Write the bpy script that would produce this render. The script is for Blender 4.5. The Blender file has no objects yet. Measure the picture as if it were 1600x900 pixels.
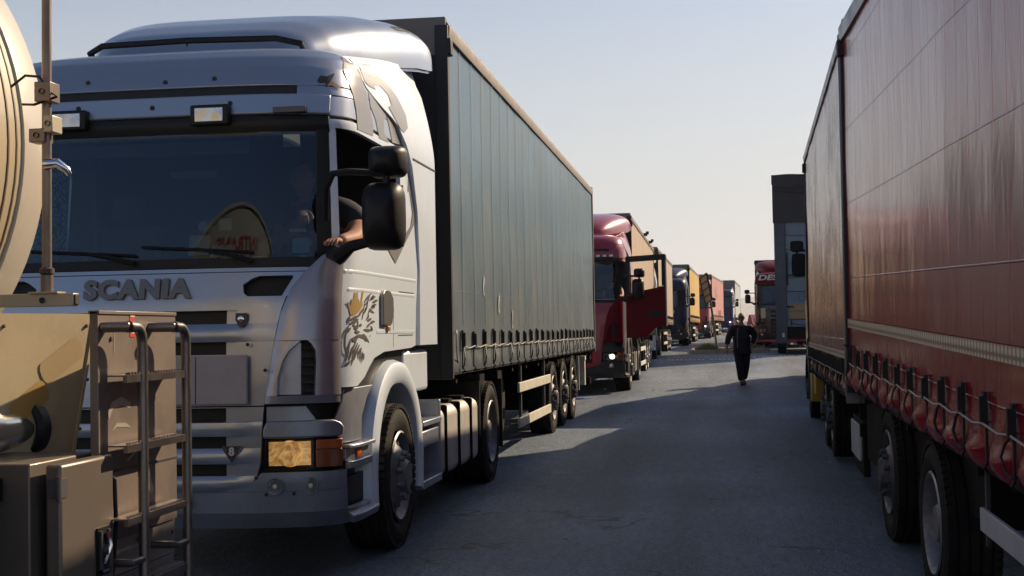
import bpy, bmesh, math, random
from mathutils import Vector, Matrix, noise
from math import radians as R, sin, cos, pi

# ------------------------------------------------------------------ camera, sky, sun, exposure
sc = bpy.context.scene
C = sc.collection
F_PX, VPX, VPY, ROLL, CAM_H = 2130.0, 1115.0, 513.0, R(1.0), 1.45
def make_camera():
    dx, dy = VPX - 800, VPY - 450
    c, s = cos(ROLL), sin(ROLL)
    ux, uy = c*dx - s*dy, s*dx + c*dy
    p = math.atan2(uy, F_PX)
    yaw = math.atan2(ux, F_PX*cos(p) + uy*sin(p))
    F0 = Vector((-sin(yaw), cos(yaw), 0)); R0 = Vector((cos(yaw), sin(yaw), 0)); D0 = Vector((0, 0, -1))
    F = F0*cos(p) - D0*sin(p); D = D0*cos(p) + F0*sin(p)
    Rt = c*R0 + s*D; Dn = -s*R0 + c*D
    cam = bpy.data.cameras.new('camera'); o = bpy.data.objects.new('camera', cam); C.objects.link(o)
    m = Matrix((Rt, -Dn, -F)).transposed().to_4x4(); m.translation = Vector((0, 0, CAM_H))
    o.matrix_world = m
    cam.sensor_width = 36.0; cam.lens = F_PX/1600*36.0
    cam.clip_start = 0.05; cam.clip_end = 20000
    sc.camera = o
make_camera()

SUN_AZ, SUN_EL = R(37.5), R(31)            # azimuth from +Y towards +X
w = bpy.data.worlds.new('World'); sc.world = w; w.use_nodes = True
nt = w.node_tree; bg = nt.nodes['Background']
sky = nt.nodes.new('ShaderNodeTexSky'); sky.sky_type = 'NISHITA'; sky.sun_disc = False
sky.sun_elevation = SUN_EL; sky.sun_rotation = SUN_AZ
sky.air_density = 1.0; sky.dust_density = 0.9; sky.ozone_density = 4.0; sky.altitude = 100
# pale summer haze low over the horizon
tcw = nt.nodes.new('ShaderNodeTexCoord'); spw = nt.nodes.new('ShaderNodeSeparateXYZ'); nt.links.new(tcw.outputs['Generated'], spw.inputs[0])
rw = nt.nodes.new('ShaderNodeMapRange'); rw.interpolation_type = 'SMOOTHERSTEP'; rw.inputs['From Min'].default_value = -0.02; rw.inputs['From Max'].default_value = 0.44; rw.inputs['To Min'].default_value = 0.93; rw.inputs['To Max'].default_value = 0.0
nt.links.new(spw.outputs['Z'], rw.inputs['Value'])
mw = nt.nodes.new('ShaderNodeMix'); mw.data_type = 'RGBA'; nt.links.new(rw.outputs[0], mw.inputs[0]); nt.links.new(sky.outputs[0], mw.inputs[6]); mw.inputs[7].default_value = (7.0, 7.0, 6.85, 1)
hs = nt.nodes.new('ShaderNodeHueSaturation'); hs.inputs['Saturation'].default_value = 0.92; nt.links.new(mw.outputs[2], hs.inputs['Color']); nt.links.new(hs.outputs[0], bg.inputs[0]); bg.inputs[1].default_value = 0.075
sl = bpy.data.lights.new('sun', 'SUN'); sl.energy = 4.6; sl.angle = R(0.55); sl.color = (1.0, 0.78, 0.52)
so = bpy.data.objects.new('sun', sl); C.objects.link(so)
SUNV = Vector((sin(SUN_AZ)*cos(SUN_EL), cos(SUN_AZ)*cos(SUN_EL), sin(SUN_EL)))
so.rotation_euler = SUNV.to_track_quat('Z', 'Y').to_euler(); so.location = (30, 40, 40)
sc.view_settings.view_transform = 'Standard'; sc.view_settings.look = 'None'
sc.view_settings.exposure = 0.45; sc.view_settings.gamma = 1.0; sc.view_settings.use_curve_mapping = False
sc.cycles.max_bounces = 8; sc.cycles.transparent_max_bounces = 12
sc.cycles.use_denoising = True
random.seed(7)

# ------------------------------------------------------------------ materials
MATS = {}
def mat(name, col, rough=0.5, metal=0.0, coat=0.0, dirt=None, dscale=3.0, damt=0.5, bump=0.0, bscale=40.0, spec=0.5, emit=None, estr=0.0, stretch=None, rvar=0.0):
    if name in MATS: return MATS[name]
    m = bpy.data.materials.new(name); m.use_nodes = True; MATS[name] = m
    n = m.node_tree.nodes; l = m.node_tree.links; b = n['Principled BSDF']
    b.inputs['Base Color'].default_value = (*col, 1); b.inputs['Roughness'].default_value = rough
    b.inputs['Metallic'].default_value = metal; b.inputs['Coat Weight'].default_value = coat
    b.inputs['Coat Roughness'].default_value = 0.06
    b.inputs['Specular IOR Level'].default_value = spec
    if emit: b.inputs['Emission Color'].default_value = (*emit, 1); b.inputs['Emission Strength'].default_value = estr
    tc = n.new('ShaderNodeTexCoord'); mp = n.new('ShaderNodeMapping'); l.new(tc.outputs['Object'], mp.inputs[0])
    if stretch: mp.inputs['Scale'].default_value = stretch
    if dirt:
        nz = n.new('ShaderNodeTexNoise'); nz.inputs['Scale'].default_value = dscale; nz.inputs['Detail'].default_value = 9; nz.inputs['Roughness'].default_value = 0.65
        l.new(mp.outputs[0], nz.inputs[0])
        rp = n.new('ShaderNodeValToRGB'); rp.color_ramp.elements[0].position = 0.42; rp.color_ramp.elements[1].position = 0.72
        l.new(nz.outputs[0], rp.inputs[0])
        ml = n.new('ShaderNodeMath'); ml.operation = 'MULTIPLY'; ml.inputs[1].default_value = damt; l.new(rp.outputs[0], ml.inputs[0])
        mx = n.new('ShaderNodeMix'); mx.data_type = 'RGBA'; l.new(ml.outputs[0], mx.inputs[0])
        mx.inputs[6].default_value = (*col, 1); mx.inputs[7].default_value = (*dirt, 1); l.new(mx.outputs[2], b.inputs['Base Color'])
        ma = n.new('ShaderNodeMath'); ma.operation = 'MULTIPLY_ADD'; ma.inputs[1].default_value = 0.35 + rvar; ma.inputs[2].default_value = rough; l.new(ml.outputs[0], ma.inputs[0]); l.new(ma.outputs[0], b.inputs['Roughness'])
    if bump:
        nb = n.new('ShaderNodeTexNoise'); nb.inputs['Scale'].default_value = bscale; nb.inputs['Detail'].default_value = 6; l.new(mp.outputs[0], nb.inputs[0])
        bp = n.new('ShaderNodeBump'); bp.inputs['Strength'].default_value = bump; bp.inputs['Distance'].default_value = 0.02
        l.new(nb.outputs[0], bp.inputs['Height']); l.new(bp.outputs[0], b.inputs['Normal'])
    return m

def glass(name, tint, ior=1.5, rough=0.0, gl=(0.9, 0.95, 1.0)):
    if name in MATS: return MATS[name]
    m = bpy.data.materials.new(name); m.use_nodes = True; MATS[name] = m
    n = m.node_tree.nodes; l = m.node_tree.links; n.remove(n['Principled BSDF']); out = n['Material Output']
    t = n.new('ShaderNodeBsdfTransparent'); t.inputs[0].default_value = (*tint, 1)
    g = n.new('ShaderNodeBsdfGlossy'); g.inputs[0].default_value = (*gl, 1); g.inputs[1].default_value = rough
    f = n.new('ShaderNodeFresnel'); f.inputs[0].default_value = ior
    x = n.new('ShaderNodeMixShader'); l.new(f.outputs[0], x.inputs[0]); l.new(t.outputs[0], x.inputs[1]); l.new(g.outputs[0], x.inputs[2]); l.new(x.outputs[0], out.inputs[0])
    return m

silver = mat('silver_paint', (0.35, 0.39, 0.47), 0.32, 0.72, 0.6, dirt=(0.30, 0.28, 0.25), dscale=2.2, damt=0.25)
silver_low = mat('silver_bumper_paint', (0.33, 0.36, 0.43), 0.36, 0.65, 0.35, dirt=(0.16, 0.14, 0.12), dscale=3.0, damt=0.5, bump=0.03, bscale=120)
corner_pt = mat('grey_violet_panel_paint', (0.41, 0.40, 0.435), 0.33, 0.65, 0.5, dirt=(0.2, 0.18, 0.17), dscale=3.0, damt=0.25)
fair_pt = mat('sunlit_side_paint', (0.69, 0.79, 0.91), 0.38, 0.12, 0.3, dirt=(0.45, 0.41, 0.35), dscale=2.0, damt=0.4)  # sides of the silver cab made whiter to stand for sunlight on them
black_pl = mat('black_plastic', (0.010, 0.010, 0.011), 0.45, spec=0.3, bump=0.05, bscale=200)
black_mt = mat('chassis_black', (0.008, 0.007, 0.007), 0.7, spec=0.15, dirt=(0.028, 0.023, 0.019), damt=0.4, dscale=5)
rubber = mat('tyre_rubber', (0.012, 0.012, 0.012), 0.75, spec=0.2, dirt=(0.065, 0.052, 0.041), dscale=4, damt=0.5, bump=0.2, bscale=60)
rim_mt = mat('rim_silver', (0.24, 0.24, 0.26), 0.5, 0.6, dirt=(0.10, 0.08, 0.06), dscale=9, damt=0.7)
rim_dk = mat('rim_dark_steel', (0.10, 0.10, 0.115), 0.5, 0.5, dirt=(0.05, 0.04, 0.035), dscale=9, damt=0.7)
alu = mat('aluminium_sheet', (0.44, 0.42, 0.40), 0.45, 0.6, dirt=(0.22, 0.19, 0.16), dscale=4, damt=0.6, bump=0.04, bscale=30)
tank_alu = mat('tank_cover_alu', (0.55, 0.53, 0.50), 0.48, 0.35, dirt=(0.25, 0.21, 0.17), dscale=4, damt=0.6)
white_board = mat('guard_board_white', (0.66, 0.62, 0.54), 0.55, dirt=(0.35, 0.29, 0.22), dscale=5, damt=0.6)
chrome = mat('chrome', (0.75, 0.75, 0.77), 0.12, 1.0)
steel_tube = mat('brushed_steel_tube', (0.27, 0.24, 0.225), 0.30, 0.95, dirt=(0.11, 0.085, 0.07), dscale=6, damt=0.5)
lens_clear = glass('lamp_lens', (0.75, 0.75, 0.75), 1.5, 0.04, (1, 1, 1))
amber = mat('amber_lens', (0.42, 0.10, 0.02), 0.2, 0, 0.6)
amber_dk = mat('amber_dark_lens', (0.22, 0.065, 0.025), 0.25, 0, 0.6)
orange_m = mat('orange_reflector', (0.75, 0.16, 0.02), 0.3)
red_lens = mat('red_lens', (0.35, 0.02, 0.02), 0.25, 0, 0.5)
wind_gl = glass('windscreen_glass', (0.58, 0.66, 0.70), 1.55, 0.0, (0.44, 0.55, 0.74))
side_gl = glass('door_glass', (0.10, 0.12, 0.13), 1.55, 0.0)
inter = mat('cab_interior_dark', (0.022, 0.023, 0.026), 0.8)
inter_gr = mat('cab_interior_grey', (0.10, 0.10, 0.105), 0.8)
paper = mat('paper_white', (0.62, 0.60, 0.52), 0.7)
skin_m = mat('skin', (0.38, 0.19, 0.125), 0.62, spec=0.3, dirt=(0.30, 0.13, 0.085), dscale=14, damt=0.5, bump=0.15, bscale=90)
hair_m = mat('hair_grey', (0.08, 0.07, 0.065), 0.8)
navy = mat('navy_cloth', (0.014, 0.016, 0.026), 0.85)
letter_gr = mat('letter_grey_metal', (0.17, 0.165, 0.165), 0.42, 0.6)
decal_gr = mat('decal_grey', (0.235, 0.22, 0.205), 0.4, 0.2, 0.3)
decal_dk = mat('decal_dark', (0.085, 0.07, 0.06), 0.5)
decal_gold = mat('decal_gold', (0.36, 0.23, 0.075), 0.45)
seam_dk = mat('seam_dark', (0.02, 0.02, 0.022), 0.7)

def reflector_mat():
    m = mat('lamp_reflector', (0.52, 0.52, 0.53), 0.2, 1.0)
    n = m.node_tree.nodes; l = m.node_tree.links; b = n['Principled BSDF']
    tc = n.new('ShaderNodeTexCoord'); v = n.new('ShaderNodeTexVoronoi'); v.inputs['Scale'].default_value = 9
    l.new(tc.outputs['Object'], v.inputs[0]); bp = n.new('ShaderNodeBump'); bp.inputs['Strength'].default_value = 0.35; bp.inputs['Distance'].default_value = 0.03
    l.new(v.outputs['Distance'], bp.inputs['Height']); l.new(bp.outputs[0], b.inputs['Normal'])
    return m
refl = reflector_mat()

# ------------------------------------------------------------------ mesh builder
class MB:
    def __init__(s): s.v = []; s.f = []; s.m = []; s.mats = []
    def mi(s, m):
        if m is None: return -1
        if m not in s.mats: s.mats.append(m)
        return s.mats.index(m)
    def add(s, vs, fs, m=None):
        k = len(s.v); i = s.mi(m); s.v += [tuple(v) for v in vs]
        for f in fs: s.f.append(tuple(k + a for a in f)); s.m.append(i)
        return s
    def box(s, c, d, m=None, rot=None):
        hx, hy, hz = d[0]/2, d[1]/2, d[2]/2
        vs = [Vector((x*hx, y*hy, z*hz)) for z in (-1, 1) for y in (-1, 1) for x in (-1, 1)]
        if rot: vs = [rot @ v for v in vs]
        vs = [v + Vector(c) for v in vs]
        return s.add(vs, [(0, 2, 3, 1), (4, 5, 7, 6), (0, 1, 5, 4), (2, 6, 7, 3), (0, 4, 6, 2), (1, 3, 7, 5)], m)
    def b(s, x0, x1, y0, y1, z0, z1, m=None):
        return s.box(((x0+x1)/2, (y0+y1)/2, (z0+z1)/2), (abs(x1-x0), abs(y1-y0), abs(z1-z0)), m)
    def tube(s, pts, r, n=8, m=None, cap=True, flat=None):
        pts = [Vector(p) for p in pts]; rs = r if isinstance(r, (list, tuple)) else [r]*len(pts)
        rings = []; prev = None
        for i, p in enumerate(pts):
            a = pts[max(0, i-1)]; b = pts[min(len(pts)-1, i+1)]; t = (b-a)
            if t.length < 1e-9: t = Vector((0, 0, 1))
            t.normalize()
            if prev is None: u = t.orthogonal().normalized()
            else:
                u = prev - t*prev.dot(t); u.normalize()
            prev = u; w_ = t.cross(u)
            rings.append([p + (u*cos(2*pi*k/n) + w_*sin(2*pi*k/n))*rs[i] for k in range(n)])
        vs = [v for rg in rings for v in rg]; fs = []
        for i in range(len(pts)-1):
            for k in range(n):
                a = i*n+k; b = i*n+(k+1) % n; fs.append((a, b, b+n, a+n))
        if cap: fs.append(tuple(range(n-1, -1, -1))); fs.append(tuple((len(pts)-1)*n + k for k in range(n)))
        return s.add(vs, fs, m)
    def lathe(s, prof, axis='x', c=(0, 0, 0), n=32, m=None, closed=False, mats=None):
        # prof: (axial, radius)
        vs = []; fs = []; N = len(prof)
        for k in range(n):
            a = 2*pi*k/n
            for (h, r) in prof:
                if axis == 'x': p = (h, r*cos(a), r*sin(a))
                elif axis == 'y': p = (r*sin(a), h, r*cos(a))
                else: p = (r*cos(a), r*sin(a), h)
                vs.append((p[0]+c[0], p[1]+c[1], p[2]+c[2]))
        for k in range(n):
            k2 = (k+1) % n
            for i in range(N-1 if not closed else N):
                j = (i+1) % N
                fs.append((k*N+i, k*N+j, k2*N+j, k2*N+i))
        return s.add(vs, fs, m)
    def prism(s, poly, axis, a0, a1, m=None):
        # poly 2D; axis 'x': (y,z), 'y': (x,z), 'z': (x,y)
        def P(u, v, a): return {'x': (a, u, v), 'y': (u, a, v), 'z': (u, v, a)}[axis]
        n = len(poly); vs = [P(u, v, a0) for u, v in poly] + [P(u, v, a1) for u, v in poly]
        fs = [(i, (i+1) % n, n+(i+1) % n, n+i) for i in range(n)] + [tuple(range(n-1, -1, -1)), tuple(range(n, 2*n))]
        return s.add(vs, fs, m)
    def grid(s, fn, nu, nv, m=None):
        vs = [fn(i/nu, j/nv) for j in range(nv+1) for i in range(nu+1)]
        fs = [(j*(nu+1)+i, j*(nu+1)+i+1, (j+1)*(nu+1)+i+1, (j+1)*(nu+1)+i) for j in range(nv) for i in range(nu)]
        return s.add(vs, fs, m)
    def mesh(s, name, m=None):
        me = bpy.data.meshes.new(name); me.from_pydata(s.v, [], s.f)
        ms = list(s.mats) if s.mats else [m]
        if s.mats and -1 in s.m:
            if m is None: m = s.mats[0]
            if m not in ms: ms.append(m)
            k_ = ms.index(m); s.m = [k_ if a < 0 else a for a in s.m]
        for x in ms: me.materials.append(x)
        if s.mats: me.polygons.foreach_set('material_index', s.m)
        bm = bmesh.new(); bm.from_mesh(me); bmesh.ops.remove_doubles(bm, verts=bm.verts, dist=1e-5); bmesh.ops.recalc_face_normals(bm, faces=bm.faces); bm.to_mesh(me); bm.free()
        return me
def link(name, me, parent=None, bevel=0.0, angle=38, seg=2):
    for p in me.polygons: p.use_smooth = True
    me.set_sharp_from_angle(angle=R(angle))
    o = bpy.data.objects.new(name, me); C.objects.link(o)
    if parent: o.parent = parent
    if bevel:
        b = o.modifiers.new('bevel', 'BEVEL'); b.width = bevel; b.segments = seg; b.limit_method = 'ANGLE'; b.angle_limit = R(40); b.harden_normals = False
    return o
def obj(name, mb, m=None, parent=None, bevel=0.0, angle=38, label=None, seg=2):
    o = link(name, mb.mesh(name, m), parent, bevel, angle, seg)
    if label: o['label'] = label
    return o
def inst(name, me, parent, loc=(0, 0, 0), rot=(0, 0, 0), scale=None):
    o = bpy.data.objects.new(name, me); C.objects.link(o); o.parent = parent; o.location = loc; o.rotation_euler = rot
    if scale: o.scale = scale
    return o
def smooth(me, angle=38):
    for p in me.polygons: p.use_smooth = True
    me.set_sharp_from_angle(angle=R(angle)); return me
def thing(name, label, cat, loc=(0, 0, 0), rz=0.0, group=None, rx=0.0, ry=0.0):
    o = bpy.data.objects.new(name, None); C.objects.link(o); o.location = loc; o.rotation_euler = (rx, ry, rz)
    o.empty_display_size = 0.2; o['label'] = label; o['category'] = cat
    if group: o['group'] = group
    return o
def tag(o, label, cat, group=None):
    o['label'] = label; o['category'] = cat
    if group: o['group'] = group
    return o
def text_mesh(body, size, ext=0.004, bold=0.0, spacing=1.0, sx=1.0, shear=0.0):
    cu = bpy.data.curves.new('txt', 'FONT'); cu.body = body; cu.size = size; cu.extrude = ext; cu.offset = bold; cu.align_x = 'CENTER'; cu.align_y = 'CENTER'; cu.space_character = spacing; cu.shear = shear
    cu.resolution_u = 4
    o = bpy.data.objects.new('txt', cu); C.objects.link(o)
    dg = bpy.context.evaluated_depsgraph_get(); me = bpy.data.meshes.new_from_object(o.evaluated_get(dg))
    bpy.data.objects.remove(o); bpy.data.curves.remove(cu)
    for v in me.vertices: v.co.x *= sx
    return me
def text_part(name, body, size, m, parent, place, ext=0.004, bold=0.0, spacing=1.0, sx=1.0, shear=0.0, label=None):
    """place(u, v, w) -> local point; u right, v up, w out of the surface"""
    me = text_mesh(body, size, ext, bold, spacing, sx, shear)
    for v in me.vertices: v.co = Vector(place(v.co.x, v.co.y, v.co.z + ext))
    me.materials.clear(); me.materials.append(m)
    o = bpy.data.objects.new(name, me); C.objects.link(o); o.parent = parent
    if label: o['label'] = label
    return o
def on_side(x, yc, zc): return lambda u, v, w_: (x + w_, yc + u, zc + v)
def on_front(xc, y, zc): return lambda u, v, w_: (xc + u, y - w_, zc + v)
def lerp_tab(tab, x):
    if x <= tab[0][0]: return tab[0][1]
    for (a, va), (b, vb) in zip(tab, tab[1:]):
        if x <= b: return va + (vb-va)*(x-a)/(b-a)
    return tab[-1][1]
def sstep(a, b, x):
    t = max(0.0, min(1.0, (x-a)/(b-a))); return t*t*(3-2*t)

# ------------------------------------------------------------------ ground
GL = [(-40, 0), (14, 0), (18, 0.08), (21, 0.10), (29, 0.09), (36, 0.2), (44, 0.33), (50, 0.43), (59, 0.54), (66, 0.62), (85, 0.78), (105, 1.1), (150, 1.8), (260, 2.6), (20000, 3.0)]
GR = [(-40, -1.2), (0, -0.42), (6, -0.28), (8.2, -0.18), (9.9, -0.09), (12, -0.04), (16, 0.0), (20, 0.02), (29, 0.05), (36, 0.14), (42, 0.42), (50, 0.47), (59, 0.55), (66, 0.62), (85, 0.78), (105, 1.1), (150, 1.8), (260, 2.6), (20000, 3.0)]
def gz(x, y):
    a = lerp_tab(GL, y); b = lerp_tab(GR, y)
    return a + (b-a)*sstep(0.5, 1.9, x)
def asphalt():
    m = bpy.data.materials.new('asphalt'); m.use_nodes = True; n = m.node_tree.nodes; l = m.node_tree.links; b = n['Principled BSDF']
    tc = n.new('ShaderNodeTexCoord')
    n1 = n.new('ShaderNodeTexNoise'); n1.inputs['Scale'].default_value = 0.35; n1.inputs['Detail'].default_value = 6
    n2 = n.new('ShaderNodeTexNoise'); n2.inputs['Scale'].default_value = 28; n2.inputs['Detail'].default_value = 8; n2.inputs['Roughness'].default_value = 0.7
    n3 = n.new('ShaderNodeTexVoronoi'); n3.inputs['Scale'].default_value = 70
    for q in (n1, n2, n3): l.new(tc.outputs['Object'], q.inputs[0])
    r1 = n.new('ShaderNodeValToRGB'); r1.color_ramp.elements[0].color = (0.072, 0.101, 0.152, 1); r1.color_ramp.elements[1].color = (0.138, 0.184, 0.262, 1)
    r1.color_ramp.elements[0].position = 0.35; r1.color_ramp.elements[1].position = 0.7; l.new(n1.outputs[0], r1.inputs[0])
    r2 = n.new('ShaderNodeValToRGB'); r2.color_ramp.elements[0].color = (0.35, 0.35, 0.35, 1); r2.color_ramp.elements[1].color = (1.75, 1.72, 1.66, 1)
    r2.color_ramp.elements[0].position = 0.3; r2.color_ramp.elements[1].position = 0.7; l.new(n2.outputs[0], r2.inputs[0])
    mx = n.new('ShaderNodeMix'); mx.data_type = 'RGBA'; mx.blend_type = 'MULTIPLY'; mx.inputs[0].default_value = 1.0
    l.new(r1.outputs[0], mx.inputs[6]); l.new(r2.outputs[0], mx.inputs[7])
    # dark oil stains and tyre streaks along the lane
    mp = n.new('ShaderNodeMapping'); mp.inputs['Scale'].default_value = (0.9, 0.08, 1); l.new(tc.outputs['Object'], mp.inputs[0])
    n4 = n.new('ShaderNodeTexNoise'); n4.inputs['Scale'].default_value = 1.2; n4.inputs['Detail'].default_value = 7; l.new(mp.outputs[0], n4.inputs[0])
    r4 = n.new('ShaderNodeValToRGB'); r4.color_ramp.elements[0].position = 0.36; r4.color_ramp.elements[1].position = 0.55; r4.color_ramp.elements[0].color = (0.48, 0.48, 0.49, 1)
    l.new(n4.outputs[0], r4.inputs[0])
    mx2 = n.new('ShaderNodeMix'); mx2.data_type = 'RGBA'; mx2.blend_type = 'MULTIPLY'; mx2.inputs[0].default_value = 1.0
    l.new(mx.outputs[2], mx2.inputs[6]); l.new(r4.outputs[0], mx2.inputs[7]); l.new(mx2.outputs[2], b.inputs['Base Color'])
    ve = n.new('ShaderNodeTexVoronoi'); ve.feature = 'DISTANCE_TO_EDGE'; ve.inputs['Scale'].default_value = 0.42
    wn = n.new('ShaderNodeTexNoise'); wn.inputs['Scale'].default_value = 2.2; wn.inputs['Detail'].default_value = 8; l.new(tc.outputs['Object'], wn.inputs[0])
    va = n.new('ShaderNodeMix'); va.data_type = 'RGBA'; va.blend_type = 'LINEAR_LIGHT'; va.inputs[0].default_value = 0.35; l.new(tc.outputs['Object'], va.inputs[6]); l.new(wn.outputs['Color'], va.inputs[7]); l.new(va.outputs[2], ve.inputs[0])
    cr = n.new('ShaderNodeValToRGB'); cr.color_ramp.elements[0].position = 0.002; cr.color_ramp.elements[0].color = (0.25, 0.25, 0.25, 1); cr.color_ramp.elements[1].position = 0.010; l.new(ve.outputs[0], cr.inputs[0])
    n5 = n.new('ShaderNodeTexNoise'); n5.inputs['Scale'].default_value = 0.9; n5.inputs['Detail'].default_value = 3; l.new(tc.outputs['Object'], n5.inputs[0])
    r5 = n.new('ShaderNodeValToRGB'); r5.color_ramp.elements[0].position = 0.48; r5.color_ramp.elements[1].position = 0.58; l.new(n5.outputs[0], r5.inputs[0])
    mk = n.new('ShaderNodeMix'); mk.data_type = 'RGBA'; l.new(r5.outputs[0], mk.inputs[0]); mk.inputs[6].default_value = (1, 1, 1, 1); l.new(cr.outputs[0], mk.inputs[7])
    ms = n.new('ShaderNodeMapping'); ms.inputs['Scale'].default_value = (9, 2.2, 1); ms.inputs['Rotation'].default_value = (0, 0, 0.25); l.new(tc.outputs['Object'], ms.inputs[0])
    n6 = n.new('ShaderNodeTexNoise'); n6.inputs['Scale'].default_value = 1.5; n6.inputs['Detail'].default_value = 9; n6.inputs['Roughness'].default_value = 0.75; l.new(ms.outputs[0], n6.inputs[0])
    r6 = n.new('ShaderNodeValToRGB'); r6.color_ramp.elements[0].position = 0.3; r6.color_ramp.elements[0].color = (0.66, 0.66, 0.67, 1); r6.color_ramp.elements[1].position = 0.72; r6.color_ramp.elements[1].color = (1.6, 1.58, 1.54, 1); l.new(n6.outputs[0], r6.inputs[0])
    m7 = n.new('ShaderNodeMix'); m7.data_type = 'RGBA'; m7.blend_type = 'MULTIPLY'; m7.inputs[0].default_value = 1.0; l.new(mx2.outputs[2], m7.inputs[6]); l.new(mk.outputs[2], m7.inputs[7])
    m8 = n.new('ShaderNodeMix'); m8.data_type = 'RGBA'; m8.blend_type = 'MULTIPLY'; m8.inputs[0].default_value = 1.0; l.new(m7.outputs[2], m8.inputs[6]); l.new(r6.outputs[0], m8.inputs[7]); l.new(m8.outputs[2], b.inputs['Base Color'])
    b.inputs['Roughness'].default_value = 0.62; b.inputs['Specular IOR Level'].default_value = 0.4
    ad = n.new('ShaderNodeMath'); ad.operation = 'MULTIPLY_ADD'; ad.inputs[1].default_value = 0.5; l.new(n3.outputs[0], ad.inputs[0]); l.new(n2.outputs[0], ad.inputs[2])
    bp = n.new('ShaderNodeBump'); bp.inputs['Strength'].default_value = 0.9; bp.inputs['Distance'].default_value = 0.02; l.new(ad.outputs[0], bp.inputs['Height']); l.new(bp.outputs[0], b.inputs['Normal'])
    return m
asph = asphalt()
def build_ground():
    xs = [-6000, -1500, -400, -100, -40, -15, -8, -5, -3.5, -2.5, -1.5, -0.8, -0.2] + [0.1*i+0.4 for i in range(17)] + [2.3, 3, 4, 6, 9, 15, 40, 100, 400, 1500, 6000]
    ys = [-300, -60, -25, -12, -6, -3, 0] + [0.5*i+0.5 for i in range(80)] + [42, 44, 46, 48, 50, 53, 56, 59, 62, 66, 75, 85, 95, 105, 125, 150, 200, 260, 500, 1200, 3000, 8000]
    mb = MB(); nx = len(xs)
    mb.add([(x, y, gz(x, y)) for y in ys for x in xs], [(j*nx+i, j*nx+i+1, (j+1)*nx+i+1, (j+1)*nx+i) for j in range(len(ys)-1) for i in range(nx-1)], asph)
    o = obj('ground', mb, asph, angle=80); o['kind'] = 'structure'
build_ground()

hill_m = mat('dry_hill', (0.30, 0.29, 0.26), 0.95, dirt=(0.20, 0.21, 0.17), dscale=0.01, damt=0.5)
def build_hills():
    mb = MB(); Y0 = 3400
    def fn(u, v):
        x = -2600 + 6500*u
        h = 88 + 30*noise.noise(Vector((x*0.0011, 3.1, 0))) + 10*noise.noise(Vector((x*0.006, 7.7, 0))) + 3*noise.noise(Vector((x*0.03, 1.7, 0)))
        return (x, Y0 + 900*v, 2 + h*sin(min(1, v*1.35)*pi/2))
    mb.grid(fn, 260, 14)
    o = obj('hills', mb, hill_m); o['kind'] = 'structure'
build_hills()
def build_haze():
    m = bpy.data.materials.new('summer_haze'); m.use_nodes = True; n = m.node_tree.nodes; l = m.node_tree.links; n.remove(n['Principled BSDF'])
    v = n.new('ShaderNodeVolumePrincipled'); v.inputs['Color'].default_value = (0.90, 0.93, 1.0, 1); v.inputs['Density'].default_value = 0.00022; v.inputs['Anisotropy'].default_value = 0.35; l.new(v.outputs[0], n['Material Output'].inputs['Volume'])
    q = MB(); q.b(-6100, 6100, -420, 8100, -2.4, 150); o = obj('haze', q, m, angle=30); o['kind'] = 'stuff'; o['label'] = 'pale summer haze over the whole place'; o['category'] = 'haze'
build_haze()

# ------------------------------------------------------------------ wheels (outer face towards +x, centre at origin)
def tyre_mesh(w_=0.30, r=0.49, rr=0.305, n=56):
    mb = MB(); h = w_/2
    pf = [(-h+0.03, rr), (-h, rr+0.05), (-h-0.005, (r+rr)/2), (-h+0.01, r-0.045), (-h+0.035, r-0.012)]
    for g in (-0.30, -0.1, 0.1, 0.30):
        c = g*w_; pf += [(c-0.008, r), (c-0.006, r-0.014), (c+0.006, r-0.014), (c+0.008, r)]
    pf += [(h-0.035, r-0.012), (h-0.01, r-0.045), (h+0.005, (r+rr)/2), (h, rr+0.05), (h-0.03, rr)]
    mb.lathe(pf, 'x', n=n, m=rubber)
    for k in range(60):                                   # shoulder blocks
        a = 2*pi*k/60
        for sx in (-1, 1):
            rot = Matrix.Rotation(a, 3, 'X')
            mb.box(rot @ Vector((sx*(h-0.026), 0, r-0.0165)), (0.04, 0.036, 0.028), rubber, rot)
    return smooth(mb.mesh('tyre'), 30)
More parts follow.
